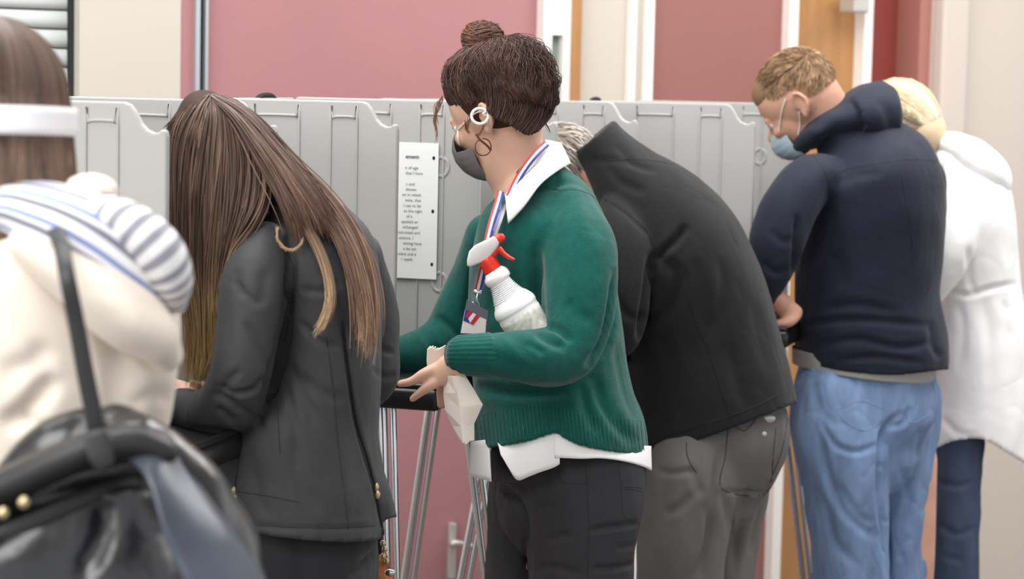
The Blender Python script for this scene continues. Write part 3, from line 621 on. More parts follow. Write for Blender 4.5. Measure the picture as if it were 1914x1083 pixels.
ri = [gz([(403, 181), (452, 212), (520, 290), (565, 345), (605, 400), (640, 460), (662, 530), (672, 590), (678, 650)], z - .03, z - .165, .06),
      gz([(410, 181), (470, 218), (540, 298), (595, 352), (640, 410), (668, 470), (686, 540), (690, 600), (684, 660)], z - .02, z - .15, .05),
      gz([(415, 183), (480, 225), (550, 305), (610, 368), (655, 425), (685, 480), (700, 550), (700, 610), (688, 690)], z + .0, z - .13, .05)]
S3 = between(ri, 520, k=30, jit=0.006, clump=0.7, zj=0.012)
side = [gz([(395, 181), (440, 225), (485, 300), (520, 365), (540, 420), (545, 470)], z - .04, z - .17, .07), gz([(400, 182), (455, 218), (520, 295), (560, 355), (585, 400), (600, 440)], z - .03, z - .17, .07), gz([(405, 182), (470, 215), (545, 300), (600, 365), (630, 410), (655, 460)], z - .02, z - .14, .05)]
S4 = between(side, 800, k=26, jit=0.006, clump=0.4, zj=0.008)
strands('hair_strands', S2, 0.0014, (92, 72, 62), (190, 160, 126), HV, hair, var=0.3, tipstart=0.6)
strands('hair_strands', S3, 0.0013, (102, 80, 70), (158, 128, 106), HV, hair, var=0.26, tipstart=0.45)
strands('hair_strands', S4, 0.0013, (100, 79, 69), (118, 92, 79), HV, hair, var=0.26)
SS = []
for i in range(1500):
    a = random.uniform(0, 2 * math.pi); row = []; r1 = random.uniform(25, 98)
    for j in range(12):
        r_ = 6 + (r1 - 6) * j / 11; x = 400 + r_ * math.sin(a + .02 * j); y = 184 + 88 * (1 - math.cos(min(1.2, r_ / 80))) + r_ * 0.75 * max(0, math.cos(a)) * (r_ / 92) ** .5
        d2 = min(1, ((x - 400) ** 2 + (y - 272) ** 2) / 97.0 ** 2); row.append(list(P(x, y, 3.78 - 0.010 - 0.094 * math.sqrt(1 - d2))))
    SS.append(row)
strands('crown_strands', SS, 0.0012, (84, 64, 56), (92, 72, 62), HV, hair, var=0.36)
CL = [[list(P(x + random.gauss(0, 1.5), y + random.gauss(0, 1.5), z - .21)) for x, y in crom([(518, 425), (519, 448), (532, 464), (548, 468), (561, 458), (566, 446)], 4)] for i in range(14)]
strands('loose_curl', CL, 0.0007, (170, 140, 110), (196, 166, 130), HV, hair, var=0.15)
# leopard handbag with chrome ring hanging on the far hip
hbz = z + .22; hbag = empty('handbag', P(715, 1083, hbz), 'small leopard-print handbag hanging beside the charcoal jacket hem', 'handbag')
leo = mat('leopard_print', (150, 92, 52), 0.7, var=0.75, vscale=38)
part('pouch', loft([N(712, 1048, 14, 0.03, hbz), N(706, 1090, 34, 0.05, hbz), N(700, 1180, 44, 0.06, hbz)], e=3), leo, hbag)
part('strap', tube([P(712, 1050, hbz), P(706, 900, hbz - .02), P(690, 700, hbz - 0.01), P(670, 500, hbz)], 0.006), MT['stitch'], hbag)
g = G()
for i, (a, b) in enumerate([(716, 1016), (719, 1027), (716, 1040), (723, 1050)]): ell(P(a, b, hbz - .04), (0.005, 0.004, 0.006), None, g, 8)
part('chain', g, MT['gold'], hbag)
g = G(); ell(P(729, 1071, hbz - .05), (0.010, 0.006, 0.007), None, g, 10); part('ring', g, MT['chrome'], hbag)

# ===== person in green ==============================================
z = 4.42
HG = Head(P(925, 185, z), (-0.80, 0.50, -0.30), (-0.32, -0.05, 0.94), 1.02)
g = G(); HG.build(g)
loft([(HG.p(-0.025, 0, -0.035), 0.060, 0.056), N(955, 285, 62, 0.056, z), N(978, 340, 62, 0.058, z), N(1000, 385, 90, 0.09, z)], g=g)
loft([N(990, 360, 60, 0.09, z), N(1010, 440, 95, 0.12, z), N(1020, 560, 100, 0.10, z), N(1035, 700, 95, 0.09, z), N(1050, 850, 95, 0.09, z)], g=g)
loft([N(1075, 430, 44, 0.045, z - .1), N(1085, 560, 42, 0.045, z - .16), N(1060, 665, 36, 0.04, z - .2), N(940, 665, 30, 0.03, z - .28), N(862, 668, 25, 0.024, z - .31)], g=g)
zh = z - .32
handg(g, N(872, 674, 26, 0.022, zh + .005), N(844, 686, 27, 0.018, zh), N(822, 704, 24, 0.014, zh - .004),
      [([(815, 690, zh), (792, 700, zh - .008), (770, 713, zh - .006), (747, 718, zh)], 13, 7), ([(822, 708, zh - .004), (803, 722, zh - .012), (787, 733, zh - .010), (771, 746, zh - .004)], 12.5, 7),
       ([(826, 716, zh + .01), (824, 735, zh + .018), (824, 758, zh + .022)], 11, 7.5), ([(836, 718, zh + .02), (838, 736, zh + .04), (842, 746, zh + .062)], 10, 7), ([(850, 670, zh + .015), (832, 676, zh + .05), (812, 688, zh + .075), (806, 704, zh + .085)], 13, 9)])
loft([N(900, 500, 40, 0.045, z + .15), N(858, 610, 36, 0.04, z + .16), N(780, 665, 28, 0.03, z + .12), N(690, 690, 24, 0.024, z + .05)], g=g)
handg(g, N(690, 690, 24, 0.022, z + .05), N(655, 698, 34, 0.016, z + .03), N(630, 704, 32, 0.013, z + .02),
      [([(632, 688, z + .02), (608, 690, z + .02), (590, 698, z + .02)], 8.5, 7), ([(630, 698, z + .02), (603, 700, z + .01), (585, 708, z + .01)], 8.5, 7), ([(630, 708, z + .02), (605, 712, z + .01), (588, 719, z + .01)], 8.5, 7), ([(633, 718, z + .02), (612, 723, z + .02), (598, 728, z + .02)], 8, 6), ([(660, 680, z - .01), (640, 672, z - .03), (625, 676, z - .035)], 10, 8)])
for px, zz in ((1085, z - .09), (972, z + .09)):
    b = P(px, 1083, zz); loft([N(px, 900, 42, 0.07, zz), N(px, 1083, 38, 0.07, zz), W(b.x, b.y, 0.5, 0.05), W(b.x + .01, b.y, 0.08, 0.035)], g=g)
Gp = person('person', 'person in a dark green sweater with brown hair in a bun and a grey mask', g, MT['skin'], 0.0038)
HG.eyes(Gp, 'brown_iris')
mk = HG.mask(MT['greymask'], Gp, ax=(0.072, 0.067, 0.064), c=(0.046, 0, -0.083), el=(-70, 50), az=88, nose=0.014, drop=40)
tb = bvh(Gp, mk)
g = G(); tube(drape(tb, [(902, 208), (888, 212), (872, 226), (856, 243)], 0.004, 4), 0.0016, g, n=6, sub=1); tube(drape(tb, [(856, 243), (858, 268), (868, 278), (888, 284), (898, 280), (903, 262), (906, 240)], 0.003, 5), 0.0018, g, n=6, sub=1)
part('mask_loop', g, MT['elastic'], Gp)
ec = HG.p(-0.014, 0.088, -0.020)
g = G(); er = M(15.5, z); tube([P(897 + 15.5 * math.cos(a), 217 + 14.5 * math.sin(a), ec.y - 0.006 - 0.002 * a / 6) for a in np.linspace(-0.25, 5.6, 18)], 0.0029, g, n=10, sub=2)
tube([P(897 + 15.5 * math.cos(5.6), 217 + 14.5 * math.sin(5.6), ec.y - 0.008), P(903, 212, ec.y - 0.006), P(907, 215, ec.y - 0.004)], 0.0024, g, n=8, sub=3)
part('white_ear_loop', g, MT['white'], Gp)
g = G(); tube([P(903 + 15 * math.cos(a), 275 + 16 * math.sin(a), z - .085 + .01 * math.cos(a)) for a in np.linspace(-1.6, 4.2, 16)], 0.0012, g, n=8, sub=2); tube([P(890, 252, z - .083), P(898, 262, z - .087), P(910, 272, z - .088), P(917, 280, z - .086)], 0.0022, g, n=8); part('hoop_earring', g, MT['hoop'], Gp)
# sweater
g = G()
loft([N(1004, 352, 62, 0.09, z), N(1006, 376, 94, 0.125, z), N(1008, 410, 118, 0.16, z), N(1014, 470, 134, 0.165, z), N(1016, 540, 140, 0.15, z), N(1020, 620, 146, 0.145, z), N(1028, 700, 148, 0.16, z), N(1036, 760, 154, 0.18, z), N(1045, 815, 164, 0.195, z), N(1048, 880, 167, 0.20, z)], n=44, g=g, cap=(1, 0))
loft([N(1040, 332, 26, 0.07, z + .01), N(1072, 372, 38, 0.09, z), N(1088, 425, 48, 0.10, z)], g=g)
loft([N(1068, 400, 52, 0.06, z - .07), N(1080, 460, 72, 0.07, z - .13), N(1084, 540, 72, 0.07, z - .17), N(1076, 610, 66, 0.066, z - .20), N(1054, 658, 62, 0.06, z - .23), N(1010, 668, 54, 0.056, z - .26), N(950, 664, 48, 0.05, z - .29), N(900, 664, 42, 0.045, z - .305)], n=36, g=g, cap=(1, 0.3))
loft([N(908, 440, 40, 0.05, z + .10), N(888, 510, 44, 0.055, z + .15), N(862, 580, 48, 0.055, z + .16), N(838, 632, 50, 0.055, z + .15), N(790, 660, 46, 0.05, z + .11), N(730, 675, 42, 0.045, z + .06), N(695, 684, 38, 0.04, z + .04)], g=g)
fl = [([(1000, 450), (1004, 530), (1008, 590), (1015, 610)], 14, 0.014), ([(1015, 608), (1045, 618), (1070, 640)], 9, 0.008), ([(1000, 620), (1030, 640), (1060, 650)], 12, 0.007), ([(985, 640), (1020, 662)], 10, 0.004),
      ([(1095, 690), (1130, 640), (1148, 560), (1152, 500)], 12, 0.016), ([(1110, 700), (1130, 760), (1160, 800), (1190, 830)], 16, 0.009), ([(1090, 720), (1100, 770), (1120, 810)], 16, 0.007), ([(1060, 730), (960, 735), (890, 722)], 14, 0.012), ([(1150, 640), (1165, 720), (1190, 790)], 12, 0.005),
      ([(940, 620), (970, 640), (1000, 680)], 14, 0.003), ([(1060, 560), (1085, 590), (1110, 600)], 16, 0.004), ([(900, 660), (950, 680), (1000, 705)], 16, 0.003), ([(950, 450), (930, 520), (920, 600)], 18, 0.005), ([(975, 400), (985, 450), (990, 500)], 14, 0.003), ([(895, 480), (880, 540), (868, 600)], 10, 0.006), ([(815, 590), (840, 610), (870, 640)], 9, 0.007), ([(790, 615), (810, 650), (840, 670)], 9, 0.005), ([(1090, 350), (1110, 400), (1120, 450)], 20, 0.003), ([(960, 745), (980, 790), (1000, 825)], 18, 0.003)]
SW = organic('sweater', g, MT['green'], Gp, voxel=0.0046, smooth=5, folds=fl, wr=(0.004, (9, 9, 6), 0.002), hem=[(870, 843), (930, 836), (985, 826), (1035, 811), (1052, 818), (1080, 832), (1130, 843), (1180, 849), (1225, 851)])
t = bvh(SW)
rib = lambda th, s_: 0.02 * np.sin(th * 34)
part('cuff', loft([N(914, 664, 42.5, 0.0455, z - .30), N(885, 664, 40, 0.042, z - .31), N(855, 664, 37, 0.036, z - .315), N(851, 664, 30, 0.030, z - .315)], n=136, sub=4, cap=(0, 0), ripple=lambda th, s_: 0.012 * np.sin(th * 26)), MT['green'], SW)
g = G()                          # ribbed hem, collar rib and shoulder seam drawn as raised wales
for i in range(46):
    u = i / 45; x0 = 888 + 322 * u; yb = np.interp(x0, [878, 1035, 1080, 1216], [840, 809, 830, 848]); 
    pp = [(x0 - 6 * (1 - u) * 0, yb - 4), (x0 - 3, yb - 30), (x0 - 6, yb - 58)]
    q = drape(t, pp, -0.0005, 3)
    if max((q[k + 1] - q[k]).length for k in range(len(q) - 1)) < 0.05: loft([(p, 0.0016, 0.0016) for p in q], n=6, sub=1, g=g)
part('hem_ribbing', g, MT['green'], SW)['kind'] = 'stuff'
g = G(); loft([(p, 0.0009, 0.0009) for p in drape(t, [(1020, 350), (1045, 355), (1075, 355), (1100, 362), (1118, 375)], 0, 4)], n=6, sub=1, g=g); part('shoulder_seam', g, MT['green'], SW)
# shirt: collar and tails
A = [P(1048, 268, z + .01), P(1025, 285, z - .05), P(995, 315, z - .085), P(965, 345, z - .10), P(945, 368, z - .115)]
B = [P(1066, 306, z - .01), P(1045, 318, z - .08), P(1010, 345, z - .135), P(980, 385, z - .155), P(950, 418, z - .155)]
sh_ = part('shirt_collar', patch(A, B, 6, 4, 0.008), MT['shirt'], Gp, solid=0.004)
g = patch([P(1020, 262, z + .03), P(1000, 296, z - .045), P(968, 334, z - .075), P(944, 366, z - .10)], [P(1048, 268, z + .01), P(1020, 290, z - .055), P(982, 328, z - .09), P(945, 370, z - .115)], 4, 4, 0.0)
part('collar_stand', g, MT['shirt'], Gp, solid=0.003)
part('collar_point', patch([P(935, 374, z - .09), P(922, 392, z - .08), P(906, 416, z - .06)], [P(940, 392, z - .10), P(930, 405, z - .09), P(912, 418, z - .07)], 3, 3), MT['shirt'], Gp, solid=0.003)
g = G()
zt = lambda x: z - 0.183 * math.sqrt(max(0.03, 1 - ((x - 1048) / 171) ** 2))
hy = lambda x: float(np.interp(x, [870, 930, 985, 1035, 1052, 1080, 1130, 1180, 1225], [843, 836, 826, 811, 818, 832, 843, 849, 851]))
def tail(xs, xb, ys, g): patch([P(x, hy(x) - 16, zt(x) + .012) for x in xs], [P(x, y, zt(x) - .014) for x, y in zip(xb, ys)], 8, 4, 0.003, g)
tail([1036, 1060, 1090, 1120, 1150, 1180, 1205, 1216], [1036, 1060, 1090, 1120, 1150, 1180, 1205, 1217], [856, 857, 858, 857, 860, 866, 874, 880], g)
tail([928, 945, 962, 985, 1010, 1034, 1047], [936, 951, 967, 987, 1010, 1034, 1046], [850, 876, 898, 892, 883, 875, 868], g)
tail([880, 890, 902, 914], [878, 892, 908, 918], [889, 894, 898, 901], g)
part('shirt_tails', g, MT['shirt'], Gp, solid=0.003)
# jeans
TR = legs([[N(1085, 880, 122, 0.10, z - .065), N(1088, 950, 117, 0.10, z - .075), N(1088, 1020, 106, 0.095, z - .08), N(1088, 1083, 100, 0.09, z - .08)],
      [N(985, 880, 70, 0.10, z + .06), N(975, 950, 66, 0.10, z + .09), N(968, 1020, 60, 0.10, z + .1), N(962, 1083, 56, 0.095, z + .1)]], MT['jeans_black'], Gp, voxel=0.0052,
     hips=[N(1050, 800, 130, 0.14, z), N(1058, 850, 148, 0.155, z), N(1062, 900, 147, 0.155, z), N(1050, 940, 125, 0.13, z)],
     folds=[([(925, 905), (960, 930), (978, 965), (985, 1020), (990, 1083)], 8, 0.012), ([(1195, 978), (1150, 985), (1100, 992)], 7, 0.006), ([(1196, 1052), (1150, 1062), (1105, 1064)], 7, 0.006), ([(1040, 905), (1000, 910), (960, 900)], 9, 0.003), ([(1000, 950), (1040, 945)], 9, 0.003), ([(1190, 1020), (1150, 1026)], 8, 0.003), ([(1070, 1000), (1020, 1010)], 10, 0.003), ([(1085, 1075), (1030, 1060), (1000, 1070)], 10, 0.003)])
t2 = bvh(TR); g = G()
for pts in ([(1093, 862), (1098, 910), (1100, 990), (1098, 1083)], [(1156, 868), (1162, 915), (1166, 962), (1190, 975), (1204, 960), (1208, 880)], [(1168, 910), (1205, 912)], [(1168, 914), (1205, 918)], [(1048, 862), (1050, 900), (1096, 906)], [(925, 900), (1040, 902)]):
    loft([(p, 0.0008, 0.0008) for p in drape(t2, pts, 0.0)], n=6, sub=1, g=g)
part('denim_stitching', g, MT['seam'], TR)
shoe(1085, z - .1, MT['black'], Gp); shoe(962, z + .1, MT['black'], Gp)
for (x0, y0, x1, y1) in ((744, 717.5, 752, 717), (768, 747, 775, 743)):
    pass
# hair up in a bun
HB2 = hb((62, 36, 30))
HG.so = (-0.018, 0, 0.012); HG.sa = (0.096, 0.083, 0.092)
g = G(); HG.e(g, HG.so, HG.sa); HG.e(g, (-0.058, 0, -0.010), (0.046, 0.060, 0.052)); HG.e(g, (0.03, 0, 0.035), (0.064, 0.068, 0.060))
bc = P(903, 70, z); loft([N(903, 98, 32, 0.030, z), N(903, 84, 34, 0.034, z), N(903, 68, 32, 0.032, z), N(904, 60, 22, 0.022, z)], g=g)
hair = organic('hair', g, HB2, Gp, voxel=0.005, smooth=6)
tl = HG.fr.transposed() @ (bc - HG.c); bd = Vector((tl.x / .103, tl.y / .082, tl.z / .096)).normalized()
SS = []
def hairline(a):                 # direction on the skull of the hairline for angle a round the face side -> nape
    return None
for i in range(4500):
    # start directions: around the head from brow over the ear to the nape, both sides
    s_ = random.choice((1, 1, 1, -1)); q = random.random()
    if q < 0.3: d0 = Vector((math.cos(q / 0.3 * 1.2), s_ * math.sin(q / 0.3 * 1.2), 0.28 - q / 0.3 * 0.22))
    elif q < 0.45: u = (q - 0.3) / 0.15; d0 = Vector((0.36 - 0.36 * u, s_ * 0.93, 0.02 + 0.04 * u))
    else: u = (q - 0.45) / 0.55; a = math.pi / 2 + u * math.pi / 2; d0 = Vector((math.cos(a), s_ * math.sin(a), 0.0 - random.uniform(0.5, 1.1) * u ** 1.5))
    d0 = (d0 + Vector([random.gauss(0, 0.04) for _ in range(3)])).normalized(); k = 26; row = []
    kk = random.uniform(1.0, 1.05); bul = random.uniform(0.02, 0.13); ph = random.uniform(0, 6.28); am = random.uniform(0, .02)
    u0 = 0 if random.random() < 0.7 else random.uniform(0, 0.4)
    for j in range(k):
        u = u0 + (1 - u0) * j / (k - 1); om = d0.angle(bd); 
        d = (d0 * math.sin((1 - u) * om) + bd * math.sin(u * om)) / math.sin(om)
        sc = HG.scalp(d, kk + bul * math.sin(math.pi * u) + 0.07 * noise.noise(d * 4.5)); sc = sc + Vector((am * math.sin(9 * u + ph), 0, am * .7 * math.cos(7 * u + ph))) * math.sin(math.pi * u)
        lowx = max(0, -d.z) * 0.14 * (1 if d.x < 0 else 0); row.append(sc + HG.fr @ Vector((-lowx * 0.25, 0, 0)))
    SS.append([list(p) for p in row])
strands('hair_strands', SS, 0.0009, (74, 51, 43), (90, 60, 48), HV, hair, var=0.32, clumpy=0.9)
nz = lambda x, y, o=0: z - 0.088 * math.sqrt(max(0.0, 1 - ((x - 930) / 108.0) ** 2)) * (1 if y > 120 else max(0.2, (y - 60) / 60)) - 0.006 + o
fam = [[(912, 208), (914, 190), (910, 160), (904, 125), (902, 98)], [(932, 221), (936, 195), (930, 155), (917, 120), (906, 96)], [(952, 230), (960, 198), (955, 150), (935, 115), (910, 96)],
       [(971, 242), (988, 205), (985, 150), (955, 110), (914, 94)], [(985, 250), (1012, 210), (1008, 155), (975, 108), (918, 92)], [(1000, 246), (1026, 205), (1024, 160), (992, 108), (922, 90)], [(1010, 236), (1034, 195), (1030, 150), (1000, 104), (925, 88)]]
NS = between([[P(x, y, nz(x, y)) for x, y in f_] for f_ in fam], 2200, k=26, jit=0.006, clump=0.6, zj=0.008)
w_ = np.sin(np.linspace(0, 9, 26))[None, :] * np.random.uniform(-1, 1, len(NS))[:, None] * 0.004; NS[:, :, 0] += w_; NS[:, :, 2] += w_ * 0.5
strands('hair_strands', NS, 0.0009, (78, 53, 45), (90, 60, 48), HV, hair, var=0.32, clumpy=0.9)
SS = []
for i in range(1300):             # coiled bun
    ph = random.uniform(0, 6.28); inc = random.gauss(0, 0.5); rr_ = random.uniform(0.034, 0.044); row = []; ax = Vector((math.sin(inc), 0, math.cos(inc))); zz = random.uniform(-0.024, 0.024)
    ln = random.uniform(1.5, 4.5)
    for j in range(24):
        a = ph + ln * j / 23; rz = rr_ * math.sqrt(max(0.12, 1 - (zz / 0.027) ** 2)); v = Vector((math.cos(a) * rz, math.sin(a) * rz, zz * 1.2 + 0.004 * math.sin(a * 2 + ph)))
        v = Matrix.Rotation(inc * 0.5, 3, 'Y') @ v; row.append(list(P(903, 73, z) + v))
    SS.append(row)
strands('bun_strands', SS, 0.0009, (92, 60, 45), (112, 74, 54), HV, hair, var=0.32)
for pts in ([(826, 185), (818, 205), (812, 225), (816, 245)], [(822, 190), (815, 210), (820, 232)], [(828, 180), (816, 200), (813, 222), (818, 250), (812, 268)], [(905, 232), (897, 250), (890, 256)], [(880, 215), (872, 240), (880, 252)], [(985, 105), (1005, 100), (1018, 108), (1024, 122)], [(870, 225), (868, 245)], [(1010, 215), (1022, 235), (1030, 250)], [(960, 235), (972, 250), (990, 262)]):
    SS = []
    for r_ in range(6):
        c_ = crom([[x + random.gauss(0, 2), y + random.gauss(0, 2)] for x, y in pts], 8); c_ = c_[np.linspace(0, len(c_) - 1, 14).astype(int)]
        SS.append([list(P(x, y, z - (0.09 if 860 < x < 910 else 0.02))) for x, y in c_])
    strands('loose_lock', SS, 0.0008, (110, 66, 46), (120, 76, 52), HV, hair, var=0.2)

# things she carries -------------------------------------------------
zb = z - .215
def ax_frame(p0, p1): return (p1 - p0)
bottle = empty('spray_bottle', P(985, 640, zb), 'white spray bottle with red trigger tucked under the green sleeve', 'spray bottle')
prof = [(912, 489, 14.5), (915.5, 496, 14.8), (918, 501, 15), (921, 506, 17), (926, 513, 24), (929.5, 519, 25.5), (932, 524, 24.5), (934.5, 528, 21), (938, 534, 21.6), (944, 545, 25.5), (950, 555, 31), (955.5, 563, 37.5), (960, 570, 42), (964.5, 577, 43), (967, 581, 41.5), (970, 586, 41.5), (985, 611, 41), (1000, 636, 40), (1014, 660, 39)]
g = loft([N(x, y, r, M(r, zb), zb) for x, y, r in prof[3:]], n=40, sub=3, cap=(0, 0.3)); part('bottle_body', g, MT['bottle'], bottle)
g = G()
for i in range(9):
    f_ = i / 8; a_ = np.array([935.5, 530.5]) * (1 - f_) + np.array([950, 555]) * f_; r_ = 21.8 + 9.6 * f_ ** 1.3
    ang = [N(a_[0], a_[1], 1, 1, zb)[0]]; dirv = (P(960, 570, zb) - P(929, 519, zb)).normalized(); dd = (ang[0] - CAM).normalized(); l_ = dirv.cross(dd).normalized(); d_ = l_.cross(dirv)
    loft([(ang[0] + (l_ * math.cos(q) + d_ * math.sin(q)) * M(r_, zb), 0.0006, 0.0006) for q in np.linspace(0, 2 * math.pi, 25)], n=6, sub=1, g=g, depth=tuple(dirv))
part('grip_rings', g, MT['bottle'], bottle)
g = loft([N(x, y, r + 0.6, M(r + 0.6, zb), zb) for x, y, r in [(970, 586, 41.5), (985, 611, 41), (1000, 636, 40), (1008, 650, 39)]], n=40, sub=3, cap=(0, 0)); part('label', g, MT['label'], bottle)
g = loft([N(x, y, r, M(r, zb), zb) for x, y, r in [(908, 484, 15), (912, 490, 16.5), (918, 499, 17), (922, 506, 17.5)]], n=30, sub=3, cap=(0.2, 0.1), ripple=lambda th, s_: 0.02 * np.sin(th * 20)); part('screw_cap', g, MT['red'], bottle)
vd = (P(915, 470, zb) - CAM).normalized()
def ppoly(pts, zz): return [P(x, y, zz) for x, y in pts]
g = prism(ppoly([(873, 499), (873, 486), (877, 470), (887, 459), (924, 441), (931, 447), (934, 456), (927, 466), (917, 479), (911, 488), (898, 492), (880, 499)], zb), vd, 0.026)
part('sprayer_head', g, MT['greyplast'], bottle, True, bevel=0.004)
g = loft([N(924, 449, 9, 0.012, zb), N(933, 446, 9.5, 0.012, zb), N(938, 444, 8, 0.011, zb)], n=24, cap=(0.5, 0.8), e=2.6); part('nozzle', g, MT['red'], bottle)
g = loft([N(916, 482, 7, 0.010, zb), N(922, 473, 8, 0.010, zb), N(931, 465, 6.5, 0.009, zb), N(941, 474, 5, 0.0085, zb), N(951, 481, 4, 0.008, zb), N(960, 485, 2.8, 0.007, zb)], n=20); part('trigger', g, MT['red'], bottle)
# folded napkins
nk = empty('napkin_stack', P(860, 770, z - .3), 'stack of folded cream paper napkins held under the hand', 'napkins')
vn = (P(850, 740, z) - CAM).normalized()
for i in range(9):
    f_ = i / 8; zz = z - .350 + .004 * i; j_ = lambda a=1.2: random.uniform(-a, a); o = 4.6 * i
    if i == 0:                   # outer fold turned towards the tray
        L0 = [(831, 703), (829, 735), (832, 766), (846, 797), (861, 828)]; R0 = [(846, 703), (852, 735), (859, 762), (862, 797), (866, 829)]
        g = patch([P(x, y, zz + .022) for x, y in L0], [P(x, y, zz) for x, y in R0], 1, 1); part('napkin', g, MT['napkin'], nk, False, solid=0.0014)
    A_ = [(846 + o * .5, 703), (853 + o * .75, 733 - o * .10), (860 + o, 762 - o * .14 + j_(.5)), (862 + o * .5, 797 - o * .1), (866 + o * .42 + j_(.5), 829 - o * .12 + j_(2.5))]
    B_ = [(x + 5.2, y + j_(.4) - .5) for x, y in A_]
    g = patch([P(x, y, zz) for x, y in A_], [P(x, y, zz + .006) for x, y in B_], 1, 1)
    part('napkin', g, MT['napkin'], nk, False, solid=0.0012)
for i in range(8):
    x0 = 799 + i * 4.2; zz = z - .285 + .005 * i; y0 = 649 - 3 * math.sin(i * 1.3) + random.uniform(-2, 2)
    g = patch([P(x0, y0 + 6, zz), P(x0 - 1, y0 + 30, zz), P(x0 + 2, 704, zz)], [P(x0 + 6 + i * .4, y0, zz + .012), P(x0 + 10, y0 + 28, zz + .012), P(x0 + 22, 704, zz + .012)], 4, 4, 0.002)
    part('napkin', g, MT['napkin'], nk, False, solid=0.0016)
# lanyard with badge
lan = empty('lanyard', P(940, 380, z - .16), 'red, white and blue striped neck lanyard with a name badge', 'lanyard')
stripe = mat_bands('lanyard_stripe', [(0.0, (196, 52, 62)), (0.3, (226, 224, 226)), (0.66, (48, 66, 150))])
def ribbon(pts3, wd, nrm=None):
    a = crom([list(p) for p in pts3], 6); T = np.gradient(a, axis=0); T /= np.linalg.norm(T, axis=1)[:, None]; D = a - np.array(CAM); D /= np.linalg.norm(D, axis=1)[:, None]; L = np.cross(T, D); L /= np.linalg.norm(L, axis=1)[:, None]
    v = []; uv = []; m = 6
    for j in range(len(a)):
        for i in range(m + 1): v.append(list(a[j] + L[j] * wd * (i / m - 0.5))); uv.append((i / m, j / (len(a) - 1)))
    g = G(); g.add(v, [(j * (m + 1) + i, j * (m + 1) + i + 1, (j + 1) * (m + 1) + i + 1, (j + 1) * (m + 1) + i) for j in range(len(a) - 1) for i in range(m)], uv); return g
def on2(pts, off, lst, sub=5): 
    tr = bvh(*lst); return drape(tr, pts, off, sub)
wdt = M(13, z)
part('neck_strap', ribbon([P(1022, 268, z - .03), P(1003, 286, z - .078), P(985, 308, z - .095), P(966, 338, z - .102), P(952, 368, z - .118)], wdt), stripe, lan, solid=0.0012)
part('neck_strap', ribbon([P(936, 358, z - .10), P(931, 378, z - .13), P(921, 410, z - .165), P(911, 450, z - .185), P(904, 495, z - .19), P(893, 545, z - .17)], wdt), stripe, lan, solid=0.0012)
part('neck_strap', ribbon([P(944, 380, z - .11), P(934, 410, z - .165), P(922, 445, z - .18), P(910, 490, z - .187), P(897, 543, z - .165)], wdt * .8), mat_bands('lanyard_back', [(0, (120, 128, 150)), (0.5, (168, 168, 176))]), lan, solid=0.0012)
g = G(); tube([P(890, 546, z - .172), P(897, 547, z - .172)], 0.006, g); tube([P(893, 548, z - .175), P(891, 560, z - .178), P(895, 572, z - .176), P(888, 578, z - .176), P(884, 566, z - .176)], 0.0022, g); part('swivel_clip', g, MT['chrome'], lan)
zq = z - .182
badge = part('badge_holder', prism(ppoly([(873, 560), (913, 582), (910, 626), (860, 624)], zq), vd, 0.003), MT['holder'], lan, False, bevel=0.001)
part('badge_card', prism(ppoly([(869, 580), (909, 598), (907, 625), (861, 623)], zq - .0025), vd, 0.001), MT['greyplast'], badge, False)
g = G(); prism(ppoly([(870, 579), (884, 585), (881, 606), (866, 600)], zq - .0035), vd, 0.0006, g); part('printed_blue_corner', g, MT['blue'], badge, False)
for a_, b_ in (((882, 584), (872, 600)), ((892, 589), (879, 606))):
    pass
g = G(); prism(ppoly([(878, 580), (884, 583), (874, 595), (869, 592)], zq - .0042), vd, 0.0006, g); part('printed_red_stripe', g, MT['flagred'], badge, False)
g = G(); prism(ppoly([(890, 588), (897, 592), (884, 608), (879, 605)], zq - .0042), vd, 0.0006, g); part('printed_red_stripe', g, MT['flagred'], badge, False)
g = G(); prism(ppoly([(884, 585), (890, 588), (879, 604), (875, 596)], zq - .0042), vd, 0.0006, g); part('printed_white_stripe', g, MT['greyplast'], badge, False)

# ===== person in the black jacket ===================================
z = 5.08
HJ = Head(P(1036, 322, z + .03), (-0.9, 0.1, -0.42), (-0.45, 0, 0.9), 1.0)
g = G(); HJ.build(g)
loft([(HJ.p(-0.02, 0, -0.03), 0.055, 0.055), N(1110, 325, 40, 0.05, z), N(1170, 365, 50, 0.07, z)], g=g)
loft([N(1150, 340, 60, 0.09, z), N(1230, 420, 90, 0.13, z), N(1290, 560, 105, 0.12, z), N(1320, 720, 110, 0.12, z), N(1330, 850, 105, 0.12, z)], g=g)
for s_ in (-1, 1):
    zz = z + .15 * s_; loft([N(1200, 430, 26, 0.035, zz), N(1170, 500, 30, 0.036, zz), N(1150, 610, 28, 0.034, zz), N(1080, 640, 24, 0.026, zz), N(1020, 640, 22, 0.02, zz)], g=g)
    handg(g, N(1020, 640, 22, 0.02, zz), N(990, 642, 30, 0.015, zz), N(968, 644, 27, 0.013, zz), [([(970, 632 + 8 * i, zz), (950, 632 + 9 * i, zz), (936, 638 + 9 * i, zz)], 8, 6) for i in range(4)] + [([(995, 625, zz - .01 * s_), (978, 615, zz - .02 * s_), (968, 618, zz - .02 * s_)], 9, 7)])
for px, zz in ((1280, z - .1), (1345, z + .1)):
    b = P(px, 1083, zz); loft([N(px, 900, 46, 0.06, zz), N(px, 1083, 42, 0.06, zz), W(b.x, b.y, 0.5, 0.05), W(b.x + .01, b.y, 0.08, 0.035)], g=g)
Jp = person('person', 'person bent forward in a black fleece jacket and grey work trousers', g, MT['skin2'], 0.0048)
HJ.eyes(Jp, 'blue_iris')
g = G()
